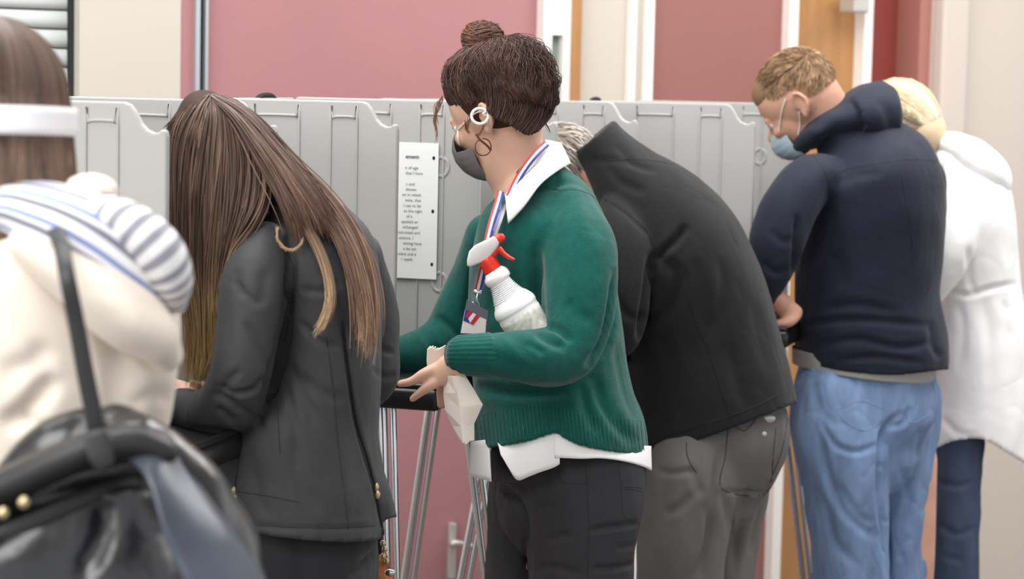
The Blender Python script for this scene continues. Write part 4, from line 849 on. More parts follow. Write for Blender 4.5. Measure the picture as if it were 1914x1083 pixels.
loft([N(1107, 256, 52, 0.085, z), N(1130, 285, 56, 0.10, z), N(1164, 328, 72, 0.14, z), N(1210, 388, 110, 0.18, z), N(1254, 468, 137, 0.20, z), N(1288, 550, 145, 0.19, z), N(1308, 630, 148, 0.18, z), N(1322, 710, 155, 0.18, z), N(1334, 790, 165, 0.18, z), N(1345, 880, 172, 0.18, z)], n=44, g=g, cap=(0, 0))
loft([N(1158, 400, 40, 0.06, z - .10), N(1160, 450, 58, 0.065, z - .16), N(1160, 520, 58, 0.062, z - .19), N(1158, 590, 52, 0.056, z - .2), N(1145, 625, 48, 0.05, z - .2), N(1110, 640, 36, 0.042, z - .19), N(1050, 642, 32, 0.036, z - .18)], g=g)
loft([N(1190, 420, 50, 0.06, z + .16), N(1170, 560, 46, 0.06, z + .18), N(1100, 640, 36, 0.05, z + .18), N(1040, 642, 32, 0.04, z + .17)], g=g)
fl = [([(1218, 470), (1214, 520), (1205, 580), (1195, 640)], 11, 0.018), ([(1284, 420), (1262, 450), (1240, 470), (1225, 490)], 10, 0.014), ([(1225, 480), (1255, 500), (1268, 520), (1262, 560), (1225, 610)], 16, 0.010), ([(1200, 590), (1215, 600), (1225, 580)], 12, 0.010), ([(1345, 480), (1352, 520), (1345, 580), (1320, 640)], 16, 0.006), ([(1300, 480), (1310, 560), (1320, 620)], 20, 0.004), ([(1140, 380), (1170, 400), (1210, 440)], 6, 0.003), ([(1100, 300), (1150, 300), (1200, 310)], 10, 0.003), ([(1140, 480), (1150, 560)], 10, 0.006), ([(1410, 560), (1420, 640), (1440, 700)], 16, 0.003), ([(1130, 300), (1160, 340), (1210, 360)], 12, 0.005), ([(1150, 270), (1190, 310), (1230, 320)], 9, 0.004), ([(1230, 620), (1260, 700), (1270, 800)], 18, 0.005), ([(1360, 640), (1380, 720), (1400, 770)], 16, 0.004), ([(1140, 540), (1165, 580), (1185, 600)], 9, 0.007)]
JK = organic('jacket', g, MT['blackcoat'], Jp, voxel=0.0056, smooth=5, folds=fl, wr=(0.005, (8, 8, 5), 0.003), hem=[(1150, 872), (1215, 850), (1300, 826), (1400, 790), (1497, 750), (1510, 745)])
t = bvh(JK); g = G()
for pts in ([(1128, 372), (1165, 392), (1205, 428), (1225, 465), (1262, 500), (1285, 560), (1300, 600)], [(1300, 600), (1325, 660), (1345, 720), (1368, 790)], [(1215, 826), (1300, 798), (1400, 765), (1485, 722)], [(1140, 300), (1200, 298), (1275, 310)]):
    loft([(p, 0.0011, 0.0011) for p in drape(t, pts, 0.0, 5)], n=6, sub=1, g=g)
part('seam_stitching', g, MT['zip_'], JK)
TJ = legs([[N(1300, 840, 98, 0.12, z - .06), N(1290, 900, 92, 0.11, z - .09), N(1276, 1000, 86, 0.105, z - .1), N(1272, 1083, 84, 0.10, z - .1)],
      [N(1372, 840, 84, 0.11, z + .07), N(1362, 900, 78, 0.11, z + .09), N(1350, 1000, 70, 0.10, z + .1), N(1345, 1083, 68, 0.10, z + .1)]], MT['grey'], Jp, voxel=0.0056,
     hips=[N(1345, 745, 108, 0.14, z), N(1350, 800, 128, 0.16, z), N(1340, 860, 120, 0.15, z), N(1325, 910, 100, 0.13, z)],
     folds=[([(1345, 840), (1338, 900), (1330, 980), (1310, 1083)], 10, 0.010), ([(1350, 915), (1365, 980), (1375, 1040), (1372, 1083)], 12, 0.008), ([(1400, 905), (1385, 970), (1378, 1040)], 10, 0.007), ([(1440, 900), (1420, 960), (1400, 1040)], 8, 0.007), ([(1290, 870), (1300, 900), (1310, 930)], 12, 0.006), ([(1225, 880), (1260, 885), (1295, 880)], 9, 0.005), ([(1240, 960), (1270, 950), (1300, 920)], 12, 0.005), ([(1320, 940), (1325, 1010), (1300, 1083)], 9, 0.006), ([(1355, 918), (1400, 922), (1430, 920)], 5, 0.006), ([(1460, 780), (1455, 840), (1440, 890)], 6, 0.006)])
t = bvh(TJ); g = G()
for pts in ([(1283, 828), (1284, 850), (1292, 870), (1302, 884)], [(1362, 790), (1356, 850), (1350, 915), (1432, 922), (1445, 850), (1450, 800)], [(1376, 800), (1392, 806), (1408, 790), (1414, 780)], [(1474, 768), (1462, 840), (1440, 900), (1410, 1000)]):
    loft([(p, 0.0011, 0.0011) for p in drape(t, pts, 0.0, 5)], n=6, sub=1, g=g)
part('seam_stitching', g, MT['seam'], TJ)
g = G(); q = on(t, 1428, 812, 0.0); ell(q, (0.006, 0.003, 0.006), None, g, 8); part('pocket_button', g, MT['steel'], TJ)
g = G(); q = on(t, 1436, 783, 0.003); ell(q, (0.016, 0.005, 0.010), None, g, 10); part('belt_clip', g, MT['steel'], TJ)
shoe(1272, z - .1, MT['black'], Jp); shoe(1345, z + .1, MT['black'], Jp)
HJ.so = (-0.018, 0, 0.012); HJ.sa = (0.092, 0.079, 0.087)
g = G(); HJ.e(g, HJ.so, HJ.sa); HJ.e(g, (-0.06, 0, -0.05), (0.045, 0.06, 0.05)); HJ.e(g, (-0.062, 0, -0.085), (0.042, 0.06, 0.045)); hair = organic('hair', g, hb((140, 128, 118)), Jp, voxel=0.006)
SS = []
for i in range(900):
    d = Vector((random.gauss(-0.35, 0.6), random.gauss(0, 0.6), random.gauss(0.25, 0.5))).normalized()
    if d.x > 0.75 and d.z < 0.3: continue
    row = []; fl_ = Vector((-0.3, random.gauss(0, .3), -0.8))
    for j in range(8): row.append(list(HJ.scalp((d + fl_ * j * 0.07), 1.0 + 0.016 * j)))
    SS.append(row)
strands('hair_strands', SS, 0.0012, (160, 146, 134), (225, 220, 215), HV2, hair, var=0.25)

# ===== man in navy ==================================================
z = 5.58
HN = Head(P(1487, 172, z), (-0.72, 0.34, -0.60), (-0.55, 0, 0.83), 1.08)
g = G(); HN.build(g)
loft([(HN.p(-0.03, 0, -0.03), 0.066, 0.062), N(1540, 215, 54, 0.06, z), N(1590, 262, 40, 0.05, z)], g=g)
loft([N(1590, 290, 50, 0.08, z), N(1610, 340, 85, 0.13, z), N(1622, 480, 105, 0.12, z), N(1625, 690, 108, 0.12, z)], g=g)
loft([N(1510, 370, 28, 0.04, z - .17), N(1462, 450, 30, 0.04, z - .2), N(1442, 520, 22, 0.03, z - .2), N(1440, 545, 18, 0.026, z - .2), N(1456, 566, 20, 0.026, z - .18)], g=g)
zz = z - .17
handg(g, N(1482, 590, 22, 0.02, zz), N(1462, 572, 20, 0.022, zz), N(1445, 566, 16, 0.02, zz), [([(1470, 560, zz), (1450, 562, zz - .01), (1433, 572, zz), (1436, 590, zz + .02)], 9.5, 7.5), ([(1468, 566, zz + .02), (1446, 568, zz + .02), (1432, 580, zz + .02), (1440, 596, zz + .03)], 9, 7), ([(1470, 574, zz + .04), (1448, 574, zz + .04), (1434, 586, zz + .04), (1444, 600, zz + .045)], 9, 7), ([(1472, 582, zz + .05), (1452, 584, zz + .055), (1438, 594, zz + .055)], 8, 6), ([(1486, 592, zz - .01), (1476, 602, zz - .02), (1458, 606, zz - .02), (1444, 606, zz - .01)], 11, 8)])
loft([N(1720, 350, 34, 0.045, z + .17), N(1700, 470, 34, 0.045, z + .25), N(1600, 560, 28, 0.034, z + .3), N(1500, 585, 22, 0.024, z + .22)], g=g)
handg(g, N(1500, 585, 22, 0.02, z + .22), N(1476, 590, 28, 0.016, z + .2), N(1455, 594, 24, 0.013, z + .18), [([(1456, 582 + 7 * i, z + .18), (1440, 584 + 8 * i, z + .17), (1430, 590 + 8 * i, z + .17)], 8, 6) for i in range(4)] + [([(1478, 575, z + .18), (1464, 568, z + .16), (1454, 570, z + .16)], 9, 7)])
for px, zq_ in ((1580, z - .1), (1690, z + .08)):
    b = P(px, 1083, zq_); loft([N(px, 860, 62, 0.08, zq_), N(px, 1083, 55, 0.07, zq_), W(b.x, b.y, 0.4, 0.05), W(b.x + .01, b.y, 0.08, 0.035)], g=g)
Np = person('person', 'man with short sandy hair in a navy hooded jacket and light blue jeans', g, MT['skin2'], 0.0045)
HN.eyes(Np, 'blue_iris'); mk = HN.mask(MT['bluemask'], Np, ax=(0.066, 0.060, 0.052), c=(0.052, 0, -0.085))
tb = bvh(Np, mk); g = G(); tube(drape(tb, [(1468, 186), (1462, 205), (1458, 228), (1456, 246)], 0.004, 4, zdef=z - .08), 0.0018, g, n=6, sub=1); tube(drape(tb, [(1494, 210), (1495, 230), (1492, 252)], 0.004, 4, zdef=z - .06), 0.0018, g, n=6, sub=1); part('mask_loop', g, MT['elastic'], Np)
g = G()
loft([N(1580, 250, 62, 0.10, z), N(1602, 285, 105, 0.17, z), N(1618, 325, 135, 0.21, z), N(1628, 390, 138, 0.21, z), N(1624, 470, 136, 0.19, z), N(1620, 550, 134, 0.18, z), N(1624, 620, 142, 0.18, z), N(1630, 665, 144, 0.18, z), N(1622, 700, 140, 0.175, z), N(1620, 730, 138, 0.175, z)], n=44, g=g, cap=(1, 0))
loft([N(1570, 345, 45, 0.06, z - .09), N(1520, 338, 50, 0.07, z - .14), N(1482, 378, 54, 0.07, z - .18), N(1455, 440, 54, 0.065, z - .2), N(1446, 490, 46, 0.055, z - .2), N(1438, 530, 34, 0.045, z - .2), N(1432, 550, 26, 0.036, z - .2)], g=g)
loft([N(1722, 340, 48, 0.07, z + .14), N(1712, 430, 52, 0.07, z + .22), N(1690, 520, 46, 0.06, z + .28), N(1600, 575, 36, 0.045, z + .3), N(1520, 588, 28, 0.035, z + .24)], g=g)
fl = [([(1490, 400), (1488, 450), (1484, 520)], 8, 0.014), ([(1560, 320), (1548, 370), (1540, 430), (1520, 500)], 16, 0.006), ([(1560, 350), (1600, 330), (1650, 322)], 12, 0.003), ([(1500, 610), (1560, 600), (1640, 600), (1740, 610)], 10, 0.007), ([(1520, 650), (1600, 635), (1680, 650), (1750, 640)], 10, 0.007), ([(1530, 580), (1600, 570), (1680, 585)], 12, 0.005), ([(1740, 600), (1745, 650), (1760, 670)], 9, 0.006), ([(1560, 675), (1640, 668), (1730, 680)], 9, 0.006), ([(1440, 430), (1460, 450), (1490, 450)], 10, 0.004), ([(1425, 490), (1450, 510), (1475, 500)], 9, 0.005), ([(1560, 470), (1580, 540)], 20, 0.004)]
NJ = organic('jacket', g, MT['navy'], Np, voxel=0.006, smooth=5, folds=fl, wr=(0.005, (8, 8, 6), 0.003), hem=[(1400, 668), (1484, 672), (1540, 688), (1600, 698), (1680, 702), (1765, 692), (1790, 690)])
g = G()                          # hood lying on the shoulders
loft([N(1508, 262, 16, 0.07, z - .06), N(1536, 244, 30, 0.11, z - .03), N(1578, 228, 44, 0.14, z), N(1618, 218, 57, 0.14, z), N(1648, 214, 60, 0.12, z), N(1668, 212, 54, 0.10, z)], g=g, cap=(1, 0.3))
loft([N(1648, 175, 24, 0.06, z), N(1655, 220, 34, 0.09, z), N(1652, 262, 22, 0.06, z - .02)], g=g)
HD = organic('hood', g, MT['navy'], Np, voxel=0.006, smooth=6, folds=[([(1590, 185), (1612, 230), (1632, 275)], 6, 0.006), ([(1520, 262), (1570, 262), (1620, 276)], 6, 0.004), ([(1640, 180), (1660, 215), (1668, 250)], 14, 0.004)], wr=(0.004, (9, 9, 9)))
t = bvh(NJ); g = G()
for pts in ([(1545, 336), (1580, 318), (1640, 306), (1700, 298), (1760, 302)], [(1682, 306), (1690, 360), (1702, 430), (1706, 500)], [(1512, 285), (1535, 310), (1550, 350), (1552, 400)]):
    loft([(p, 0.0009, 0.0009) for p in drape(t, pts, -0.0002, 8)], n=6, sub=1, g=g)
part('seam_stitching', g, MT['zip_'], NJ)
part('shirt_hem', loft([N(1616, 664, 137, 0.168, z), N(1614, 680, 135, 0.168, z), N(1612, 695, 133, 0.166, z)], n=40, cap=(0, 0)), mat('grey_undershirt', (168, 166, 164), 0.9), Np)
TN = legs([[N(1568, 750, 88, 0.12, z - .06), N(1572, 830, 90, 0.12, z - .09), N(1580, 920, 82, 0.11, z - .1), N(1588, 1000, 76, 0.105, z - .1), N(1592, 1083, 74, 0.10, z - .1)],
      [N(1680, 750, 76, 0.12, z + .05), N(1682, 830, 68, 0.12, z + .08), N(1684, 920, 58, 0.11, z + .08), N(1682, 1000, 52, 0.105, z + .08), N(1684, 1083, 50, 0.10, z + .08)]], MT['denim'], Np, voxel=0.0056, wr=(0.010, (14, 14, 5), 0.010),
     hips=[N(1615, 670, 118, 0.15, z), N(1616, 730, 136, 0.165, z), N(1614, 790, 132, 0.165, z), N(1620, 840, 105, 0.13, z)],
     folds=[([(1690, 770), (1655, 800), (1648, 850), (1645, 930), (1655, 1000), (1658, 1083)], 9, 0.016), ([(1530, 780), (1560, 830), (1600, 845), (1645, 830)], 8, 0.007), ([(1530, 790), (1545, 880), (1580, 960), (1640, 1010)], 11, 0.009), ([(1560, 900), (1600, 960), (1635, 980)], 10, 0.006), ([(1520, 700), (1530, 760), (1560, 800)], 12, 0.005), ([(1540, 930), (1560, 1010), (1600, 1060)], 11, 0.006), ([(1700, 760), (1690, 790), (1660, 800)], 8, 0.007), ([(1680, 860), (1700, 940), (1670, 1000)], 10, 0.006), ([(1700, 1000), (1680, 1050)], 9, 0.006), ([(1720, 800), (1715, 860)], 8, 0.005)])
t = bvh(TN); g = G()
for pts in ([(1515, 715), (1520, 800), (1525, 900), (1545, 1000), (1560, 1083)], [(1565, 720), (1568, 775), (1615, 805), (1650, 780), (1650, 730)], [(1568, 765), (1610, 750), (1650, 765)], [(1690, 740), (1700, 790), (1740, 775)]):
    loft([(p, 0.0012, 0.0012) for p in drape(t, pts, 0.0, 5)], n=6, sub=1, g=g)
part('denim_stitching', g, mat('denim_thread', (128, 146, 176), 0.8), TN)
shoe(1592, z - .1, MT['black'], Np); shoe(1684, z + .08, MT['black'], Np)
HN.so = (-0.008, 0, 0.010); HN.sa = (0.096, 0.077, 0.086)
g = G(); HN.e(g, HN.so, (0.091, 0.072, 0.081)); HN.e(g, (0.030, 0, 0.035), (0.062, 0.060, 0.046)); hair = organic('hair', g, hb((138, 108, 82)), Np, voxel=0.005, smooth=5)
SS = []
for i in range(6500):
    d = Vector([random.gauss(0, 1) for _ in range(3)]).normalized()
    lim = -0.48 if d.x < -0.2 else (0.05 if d.x < 0.45 else 0.16)
    if d.z < lim: continue
    fade = min(1, (d.z - lim) / 0.4); row = []; flw = Vector((0.75, 0.1 * random.gauss(0, 1), 0.0 if d.z > 0.5 else -0.6)); q = 0.035 * (0.3 + 0.9 * fade)
    for j in range(7): row.append(list(HN.scalp((d + flw * q * j * random.uniform(.9, 1.1)), 0.965 + 0.011 * j * (0.35 + 0.65 * fade))))
    SS.append(row)
strands('hair_strands', SS, 0.0010, (134, 106, 80), (176, 146, 114), HV2, hair, var=0.2, tipstart=0.1)

# ===== person in the white coat =====================================
z = 6.05
HWh = Head(P(1672, 228, z), (-0.8, 0.5, -0.45), (-0.5, 0, 0.85), 1.0)
g = G(); HWh.build(g)
loft([(HWh.p(-0.02, 0, -0.03), 0.055, 0.055), N(1755, 300, 44, 0.06, z), N(1790, 340, 50, 0.08, z)], g=g)
loft([N(1780, 330, 50, 0.1, z), N(1800, 420, 65, 0.13, z), N(1812, 600, 50, 0.10, z), N(1785, 820, 40, 0.10, z)], g=g)
for s_ in (-1, 1):
    zz = z + .16 * s_; loft([N(1800, 400, 30, 0.04, zz), N(1770, 500, 28, 0.036, zz), N(1700, 570, 24, 0.03, zz), N(1620, 600, 18, 0.02, zz)], g=g)
    handg(g, N(1620, 600, 18, 0.018, zz), N(1596, 604, 24, 0.014, zz), N(1578, 608, 21, 0.012, zz), [([(1580, 596 + 6 * i, zz), (1564, 598 + 7 * i, zz), (1554, 603 + 7 * i, zz)], 6.5, 5) for i in range(4)] + [([(1598, 592, zz), (1584, 585, zz), (1576, 588, zz)], 7, 6)])
for px, zq_ in ((1785, z - .08), (1760, z + .1)):
    b = P(px, 1083, zq_); loft([N(px, 850, 30, 0.06, zq_), N(px, 1083, 28, 0.05, zq_), W(b.x, b.y, 0.3, 0.045), W(b.x + .01, b.y, 0.08, 0.035)], g=g)
Wp = person('person', 'person with pale blonde hair in a white hooded coat behind the man in navy', g, MT['skin'], 0.0048)
HWh.eyes(Wp, 'blue_iris'); HWh.mask(MT['bluemask'], Wp)
g = G()
loft([N(1772, 300, 44, 0.10, z), N(1795, 335, 72, 0.15, z), N(1808, 390, 84, 0.19, z), N(1812, 470, 86, 0.18, z), N(1818, 545, 90, 0.17, z), N(1824, 620, 98, 0.18, z), N(1826, 720, 105, 0.19, z), N(1824, 800, 112, 0.20, z), N(1822, 900, 116, 0.20, z)], n=40, g=g, cap=(1, 0))
loft([N(1800, 380, 40, 0.06, z - .13), N(1770, 480, 42, 0.06, z - .18), N(1700, 570, 36, 0.05, z - .16), N(1630, 600, 28, 0.04, z - .14)], g=g)
loft([N(1800, 380, 40, 0.06, z + .13), N(1770, 480, 42, 0.06, z + .18), N(1700, 570, 36, 0.05, z + .18), N(1630, 600, 28, 0.04, z + .17)], g=g)
fl = [([(1770, 545), (1810, 552), (1850, 540), (1905, 530)], 7, 0.008), ([(1810, 460), (1812, 520), (1822, 550)], 8, 0.007), ([(1790, 560), (1800, 620), (1790, 700)], 12, 0.005), ([(1840, 560), (1850, 640), (1845, 720)], 14, 0.005), ([(1880, 560), (1885, 640)], 12, 0.004), ([(1760, 780), (1790, 810), (1830, 815)], 9, 0.004)]
CT = organic('coat', g, MT['whitecoat'], Wp, voxel=0.007, smooth=5, folds=fl, wr=(0.007, (8, 8, 5), 0.004), hem=[(1690, 880), (1732, 850), (1780, 826), (1835, 822), (1875, 842), (1920, 868), (1960, 885)])
g = G(); loft([N(1760, 268, 22, 0.09, z), N(1800, 285, 36, 0.13, z), N(1838, 315, 40, 0.13, z - .01), N(1862, 335, 30, 0.09, z - .01), N(1868, 350, 18, 0.05, z)], g=g, cap=(1, .5))
organic('hood', g, MT['whitecoat'], Wp, voxel=0.007, smooth=6, folds=[([(1770, 318), (1810, 340), (1850, 368)], 8, 0.008), ([(1800, 268), (1830, 300), (1870, 300)], 9, 0.006)], wr=(0.006, (9, 9, 9)))
legs([[N(1786, 800, 54, 0.09, z - .07), N(1786, 900, 50, 0.085, z - .08), N(1784, 1000, 46, 0.08, z - .08), N(1784, 1083, 46, 0.08, z - .08)], [N(1762, 800, 50, 0.09, z + .08), N(1756, 900, 46, 0.085, z + .1), N(1752, 1083, 44, 0.08, z + .1)]], MT['denim_dark'], Wp,
     folds=[([(1750, 900), (1790, 910), (1825, 900)], 8, 0.005), ([(1750, 980), (1790, 1000), (1825, 985)], 8, 0.005), ([(1760, 1040), (1800, 1050)], 8, 0.004)], wr=(0.007, (18, 18, 9)))
shoe(1784, z - .08, MT['black'], Wp); shoe(1760, z + .1, MT['black'], Wp)
HWh.so = (-0.015, 0, 0.012); HWh.sa = (0.10, 0.085, 0.095)
g = G(); HWh.e(g, HWh.so, HWh.sa); HWh.e(g, (-0.06, 0, -0.05), (0.06, 0.075, 0.07))
hair = organic('hair', g, hb((214, 193, 160)), Wp, voxel=0.006, smooth=6)
SS = []
for i in range(2600):
    d = Vector((random.gauss(-0.2, 0.6), random.gauss(0, .7), random.gauss(0.35, 0.6))).normalized(); row = []
    if d.x > 0.4 and d.z < 0.2: continue
    for j in range(16): 
        dd = (d + Vector((-0.10, 0.5 * d.y * 0.1, -0.12)) * j); row.append(list(HWh.scalp(dd, 1.0 + 0.012 * j)))
    SS.append(row)
strands('hair_strands', SS, 0.0014, (214, 192, 158), (236, 218, 190), HV2, hair, var=0.13)

# ===== near person in the cream coat ================================
z = 2.62
HL = Head(P(-20, 205, z), (-0.35, 0.93, -0.05), (0, 0, 1), 1.0)
g = G(); HL.build(g)
loft([(HL.p(-0.02, 0, -0.04), 0.055, 0.055), N(0, 370, 85, 0.055, z), N(0, 430, 120, 0.07, z)], g=g)
loft([N(0, 420, 150, 0.1, z), N(10, 600, 200, 0.12, z), N(20, 900, 215, 0.12, z), W(-0.6, z, 0.85, 0.14, 0.12)], g=g)
for sx in (-1, 1):
    b = Vector((-0.6 + sx * 0.1, z, 0)); loft([W(b.x, b.y, 0.9, 0.085), W(b.x, b.y, 0.5, 0.055), W(b.x, b.y, 0.08, 0.036)], g=g)
# arms reach forward into the nearest booth
for a0, sx in ((240, 1), (-250, -1)):
    loft([N(a0, 520, 62, 0.045, z), N(a0 + 10, 680, 60, 0.045, z - .02), N(a0 - 10, 800, 52, 0.04, z + .02), N(a0 - 30, 800, 40, 0.03, z + .2)], g=g)
    pw = P(a0 - 30, 800, z + .2); q = Vector((-0.06 * sx, 1, 0)).normalized()
    loft([(pw, .027, .02), (pw + q * .05, .036, .014), (pw + q * .09, .034, .013)], g=g)
    for i in range(4): c0 = pw + q * .085 + Vector((.024 - .016 * i, 0, 0)); tube([c0, c0 + q * .045, c0 + q * .078 + Vector((0, 0, -.012))], 0.0085, g, r2=.0065)
    c0 = pw + q * .03 + Vector((-.03 * sx, 0, 0)); tube([c0, c0 + Vector((-.025 * sx, .03, 0)), c0 + Vector((-.03 * sx, .06, -.005))], 0.0105, g, r2=.008)
Lp = person('person', 'nearest person, blurred, in a cream coat with a striped hood lining and white headband', g, MT['skin'], 0.0055)
HL.eyes(Lp, 'brown_iris')
g = G()
loft([N(-10, 385, 120, 0.09, z), N(5, 430, 215, 0.13, z), N(15, 490, 275, 0.16, z), N(25, 600, 290, 0.17, z), N(30, 720, 285, 0.17, z), N(30, 850, 290, 0.17, z), N(30, 1000, 300, 0.18, z), N(30, 1120, 310, 0.18, z)], n=44, g=g, cap=(1, 0))
loft([N(240, 500, 70, 0.07, z), N(262, 600, 76, 0.075, z - .02), N(262, 700, 72, 0.07, z - .04), N(240, 780, 82, 0.07, z - .02), N(220, 815, 70, 0.06, z + .05), N(212, 810, 56, 0.05, z + .16)], g=g)
loft([N(-230, 500, 70, 0.07, z), N(-256, 600, 76, 0.075, z - .02), N(-260, 700, 72, 0.07, z - .04), N(-262, 780, 76, 0.07, z - .02), N(-270, 810, 60, 0.05, z + .16)], g=g)
fl = [([(0, 800), (50, 770), (90, 720), (100, 700)], 26, 0.012), ([(40, 780), (80, 800), (120, 840)], 16, 0.010), ([(0, 700), (60, 680), (90, 640)], 30, 0.006), ([(170, 560), (220, 620), (270, 670), (310, 690)], 14, 0.012), ([(110, 480), (150, 620), (175, 760)], 14, 0.008), ([(240, 760), (290, 740), (325, 750)], 18, 0.005)]
CC = organic('coat', g, MT['creamcoat'], Lp, voxel=0.0065, smooth=6, folds=fl, wr=(0.006, (6, 6, 4)))
hoodmat = mat_bands('striped_hood_lining', [(0.0, (238, 238, 240)), (0.36, (122, 124, 138)), (0.62, (232, 233, 238)), (0.80, (128, 146, 198))], rep=12, axis='X')
part('hood_lining', loft([N(-200, 470, 60, 0.08, z), N(-100, 410, 62, 0.08, z - .02), N(20, 396, 56, 0.08, z - .06), N(105, 420, 80, 0.09, z - .08), N(180, 462, 100, 0.10, z - .085), N(236, 502, 92, 0.09, z - .085), N(270, 528, 66, 0.07, z - .08), N(290, 545, 36, 0.05, z - .07)], n=48, sub=6), hoodmat, Lp)
part('hood_lining', loft([N(170, 396, 22, 0.03, z - .10), N(205, 404, 38, 0.05, z - .11), N(250, 432, 50, 0.06, z - .12), N(292, 474, 54, 0.06, z - .12), N(318, 520, 44, 0.05, z - .11), N(326, 556, 26, 0.03, z - .10)], n=40, sub=8), mat_bands('striped_hood_edge', [(0.0, (240, 240, 242)), (0.55, (150, 150, 160))], rep=15, axis='Y'), Lp)
g = G(); loft([N(70, 470, 40, 0.06, z - .12), N(150, 520, 56, 0.07, z - .14), N(230, 580, 66, 0.075, z - .14), N(282, 622, 58, 0.065, z - .13), N(305, 655, 36, 0.045, z - .12)], g=g)
loft([N(150, 352, 30, 0.03, z - .08), N(186, 350, 26, 0.03, z - .08), N(205, 356, 14, 0.02, z - .07)], g=g)
organic('hood', g, MT['creamcoat'], Lp, voxel=0.006, smooth=6, wr=(0.004, (8, 8, 8)))
g = G(); loft([W(-0.7, z, 0.95, 0.1, 0.1), W(-0.7, z, 0.5, 0.07, 0.07), W(-0.7, z, 0.1, 0.05, 0.05)], g=g); loft([W(-0.5, z, 0.95, 0.1, 0.1), W(-0.5, z, 0.5, 0.07, 0.07), W(-0.5, z, 0.1, 0.05, 0.05)], g=g); organic('trousers', g, MT['trouser'], Lp, voxel=0.007)
for x_ in (-0.7, -0.5): part('shoe', loft([W(x_, z - .07, 0.05, 0.04, 0.045), W(x_, z + .02, 0.05, 0.045, 0.045), W(x_, z + .17, 0.03, 0.04, 0.028)], e=2.5, depth=(0, 0, 1)), MT['black'], Lp)
HL.so = (-0.012, 0, 0.010); HL.sa = (0.102, 0.086, 0.094)
g = G(); HL.e(g, HL.so, (0.100, 0.084, 0.092)); loft([(HL.p(-0.015, 0, 0.0), 0.084, 0.088), (HL.p(-0.03, 0, -0.07), 0.092, 0.085), (HL.p(-0.035, 0, -0.125), 0.098, 0.08), (HL.p(-0.035, 0, -0.16), 0.10, 0.07)], g=g, cap=(1, .3))
hair = organic('hair', g, hb((104, 84, 74)), Lp, voxel=0.006, smooth=5)
SS = []
for i in range(2600):
    a = random.uniform(0, 2 * math.pi); s0 = random.uniform(0.05, 0.9); row = []
    if math.cos(a) > 0.55: continue
    for j in range(18):
        u = s0 + (2.35 - s0) * j / 17
        if u < 1.5: th = u; p = HL.scalp((math.sin(th) * math.cos(a), math.sin(th) * math.sin(a), math.cos(th)), 1.03)
        else:
            dn = (u - 1.5) * 0.20; fl2 = 1.0 + dn * 0.9 + random.gauss(0, .004); p = HL.p((0.106 * math.cos(a) - 0.012) * fl2 * 1.0, 0.088 * math.sin(a) * fl2 * 1.02, 0.005 - dn)
        row.append(list(p))
    SS.append(row)
strands('hair_strands', SS, 0.0016, (112, 92, 82), (134, 108, 90), HV, hair, var=0.22)
part('headband', loft([(HL.p(-0.014, 0, -0.031), 0.0985, 0.120), (HL.p(-0.014, 0, 0.001), 0.0975, 0.119)], n=48, sub=4, cap=(0, 0), depth=tuple(HL.fr @ Vector((1, 0, 0)))), MT['headband'], Lp)
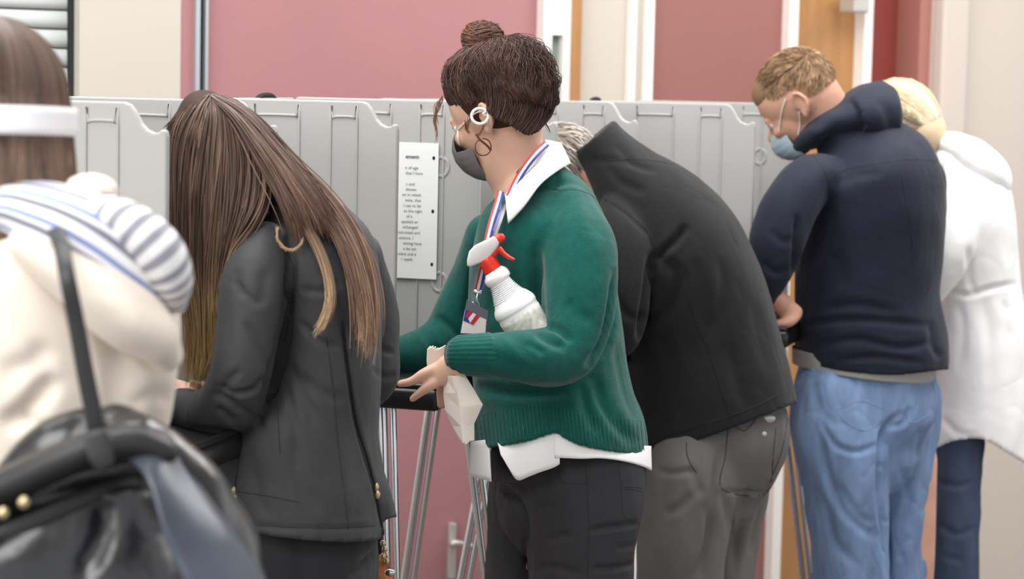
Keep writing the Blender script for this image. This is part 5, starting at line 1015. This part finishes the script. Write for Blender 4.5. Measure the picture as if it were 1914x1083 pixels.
# shoulder bag
zb = 2.36
bag = empty('shoulder_bag', P(150, 1083, zb), 'large black leather shoulder bag hanging behind the cream coat', 'shoulder bag')
g = G(); loft([N(60, 900, 180, 0.04, zb), N(90, 930, 250, 0.07, zb), N(120, 990, 310, 0.09, zb), N(140, 1083, 350, 0.10, zb), N(150, 1250, 370, 0.11, zb)], n=48, g=g, e=2.6, cap=(1, 1))
loft([N(250, 830, 60, 0.045, zb), N(290, 880, 92, 0.06, zb), N(340, 960, 110, 0.075, zb), N(380, 1083, 118, 0.08, zb), N(410, 1200, 120, 0.08, zb)], n=40, g=g, cap=(1, 1))
bd_ = organic('bag_body', g, MT['leather'], bag, voxel=0.006, smooth=8, wr=(0.012, (7, 7, 7)), folds=[([(0, 965), (120, 920), (240, 895), (300, 905)], 18, 0.010), ([(290, 870), (330, 960), (370, 1083)], 16, 0.010), ([(200, 930), (190, 1000), (150, 1083)], 30, 0.010)])
tb = bvh(bd_)
part('top_flap', loft([N(-120, 945, 36, 0.05, zb - .06), N(0, 912, 36, 0.06, zb - .06), N(100, 868, 36, 0.06, zb - .06), N(180, 838, 34, 0.055, zb - .055), N(250, 828, 34, 0.045, zb - .05), N(305, 845, 28, 0.035, zb - .045)], n=36, e=2.6), MT['stitch'], bag)
part('seam_band', loft([(p, 0.010, 0.004) for p in drape(tb, [(0, 1000), (60, 975), (150, 935), (230, 905), (280, 902), (310, 930), (345, 1000), (370, 1083)], 0.002, 5, zdef=zb - .09)], n=12, sub=1), MT['stitch'], bag)
g = patch([P(250, 800, zb - .02), P(312, 812, zb - .02), P(338, 860, zb - .03), P(382, 925, zb - .05), P(436, 1000, zb - .06), P(492, 1083, zb - .05), P(520, 1140, zb - .05)], [P(225, 850, zb - .07), P(262, 880, zb - .10), P(285, 920, zb - .12), P(305, 990, zb - .135), P(325, 1040, zb - .14), P(345, 1083, zb - .145), P(360, 1140, zb - .145)], 8, 5, 0.012)
part('side_gusset', g, MT['patent'], bag, solid=0.006)
g = G(); pts = [(116, 462), (126, 520), (142, 600), (160, 700), (176, 780), (184, 828)]
part('shoulder_strap', loft([N(a, b, 15 + i * .5, 0.005, zb - .04 + (0.04 if i == 0 else 0)) for i, (a, b) in enumerate(pts)], n=16, e=3), MT['stitch'], bag)
part('shoulder_strap', loft([N(116, 462, 15, 0.005, zb), N(100, 425, 15, 0.005, zb + .12), N(95, 420, 15, 0.005, zb + .26), N(110, 470, 15, 0.005, zb + .40)], n=16, e=3), MT['stitch'], bag)
part('strap_tab', loft([N(180, 815, 22, 0.006, zb - .115), N(188, 850, 24, 0.006, zb - .12), N(196, 868, 20, 0.006, zb - .12)], n=16, e=4), MT['stitch'], bag)
for a, b in ((45, 940), (6, 960)):
    g = G(); q = P(a, b, zb - .14); ell(q, (0.0065, 0.006, 0.0065), None, g, 10); part('rivet', g, MT['gold'], bag)
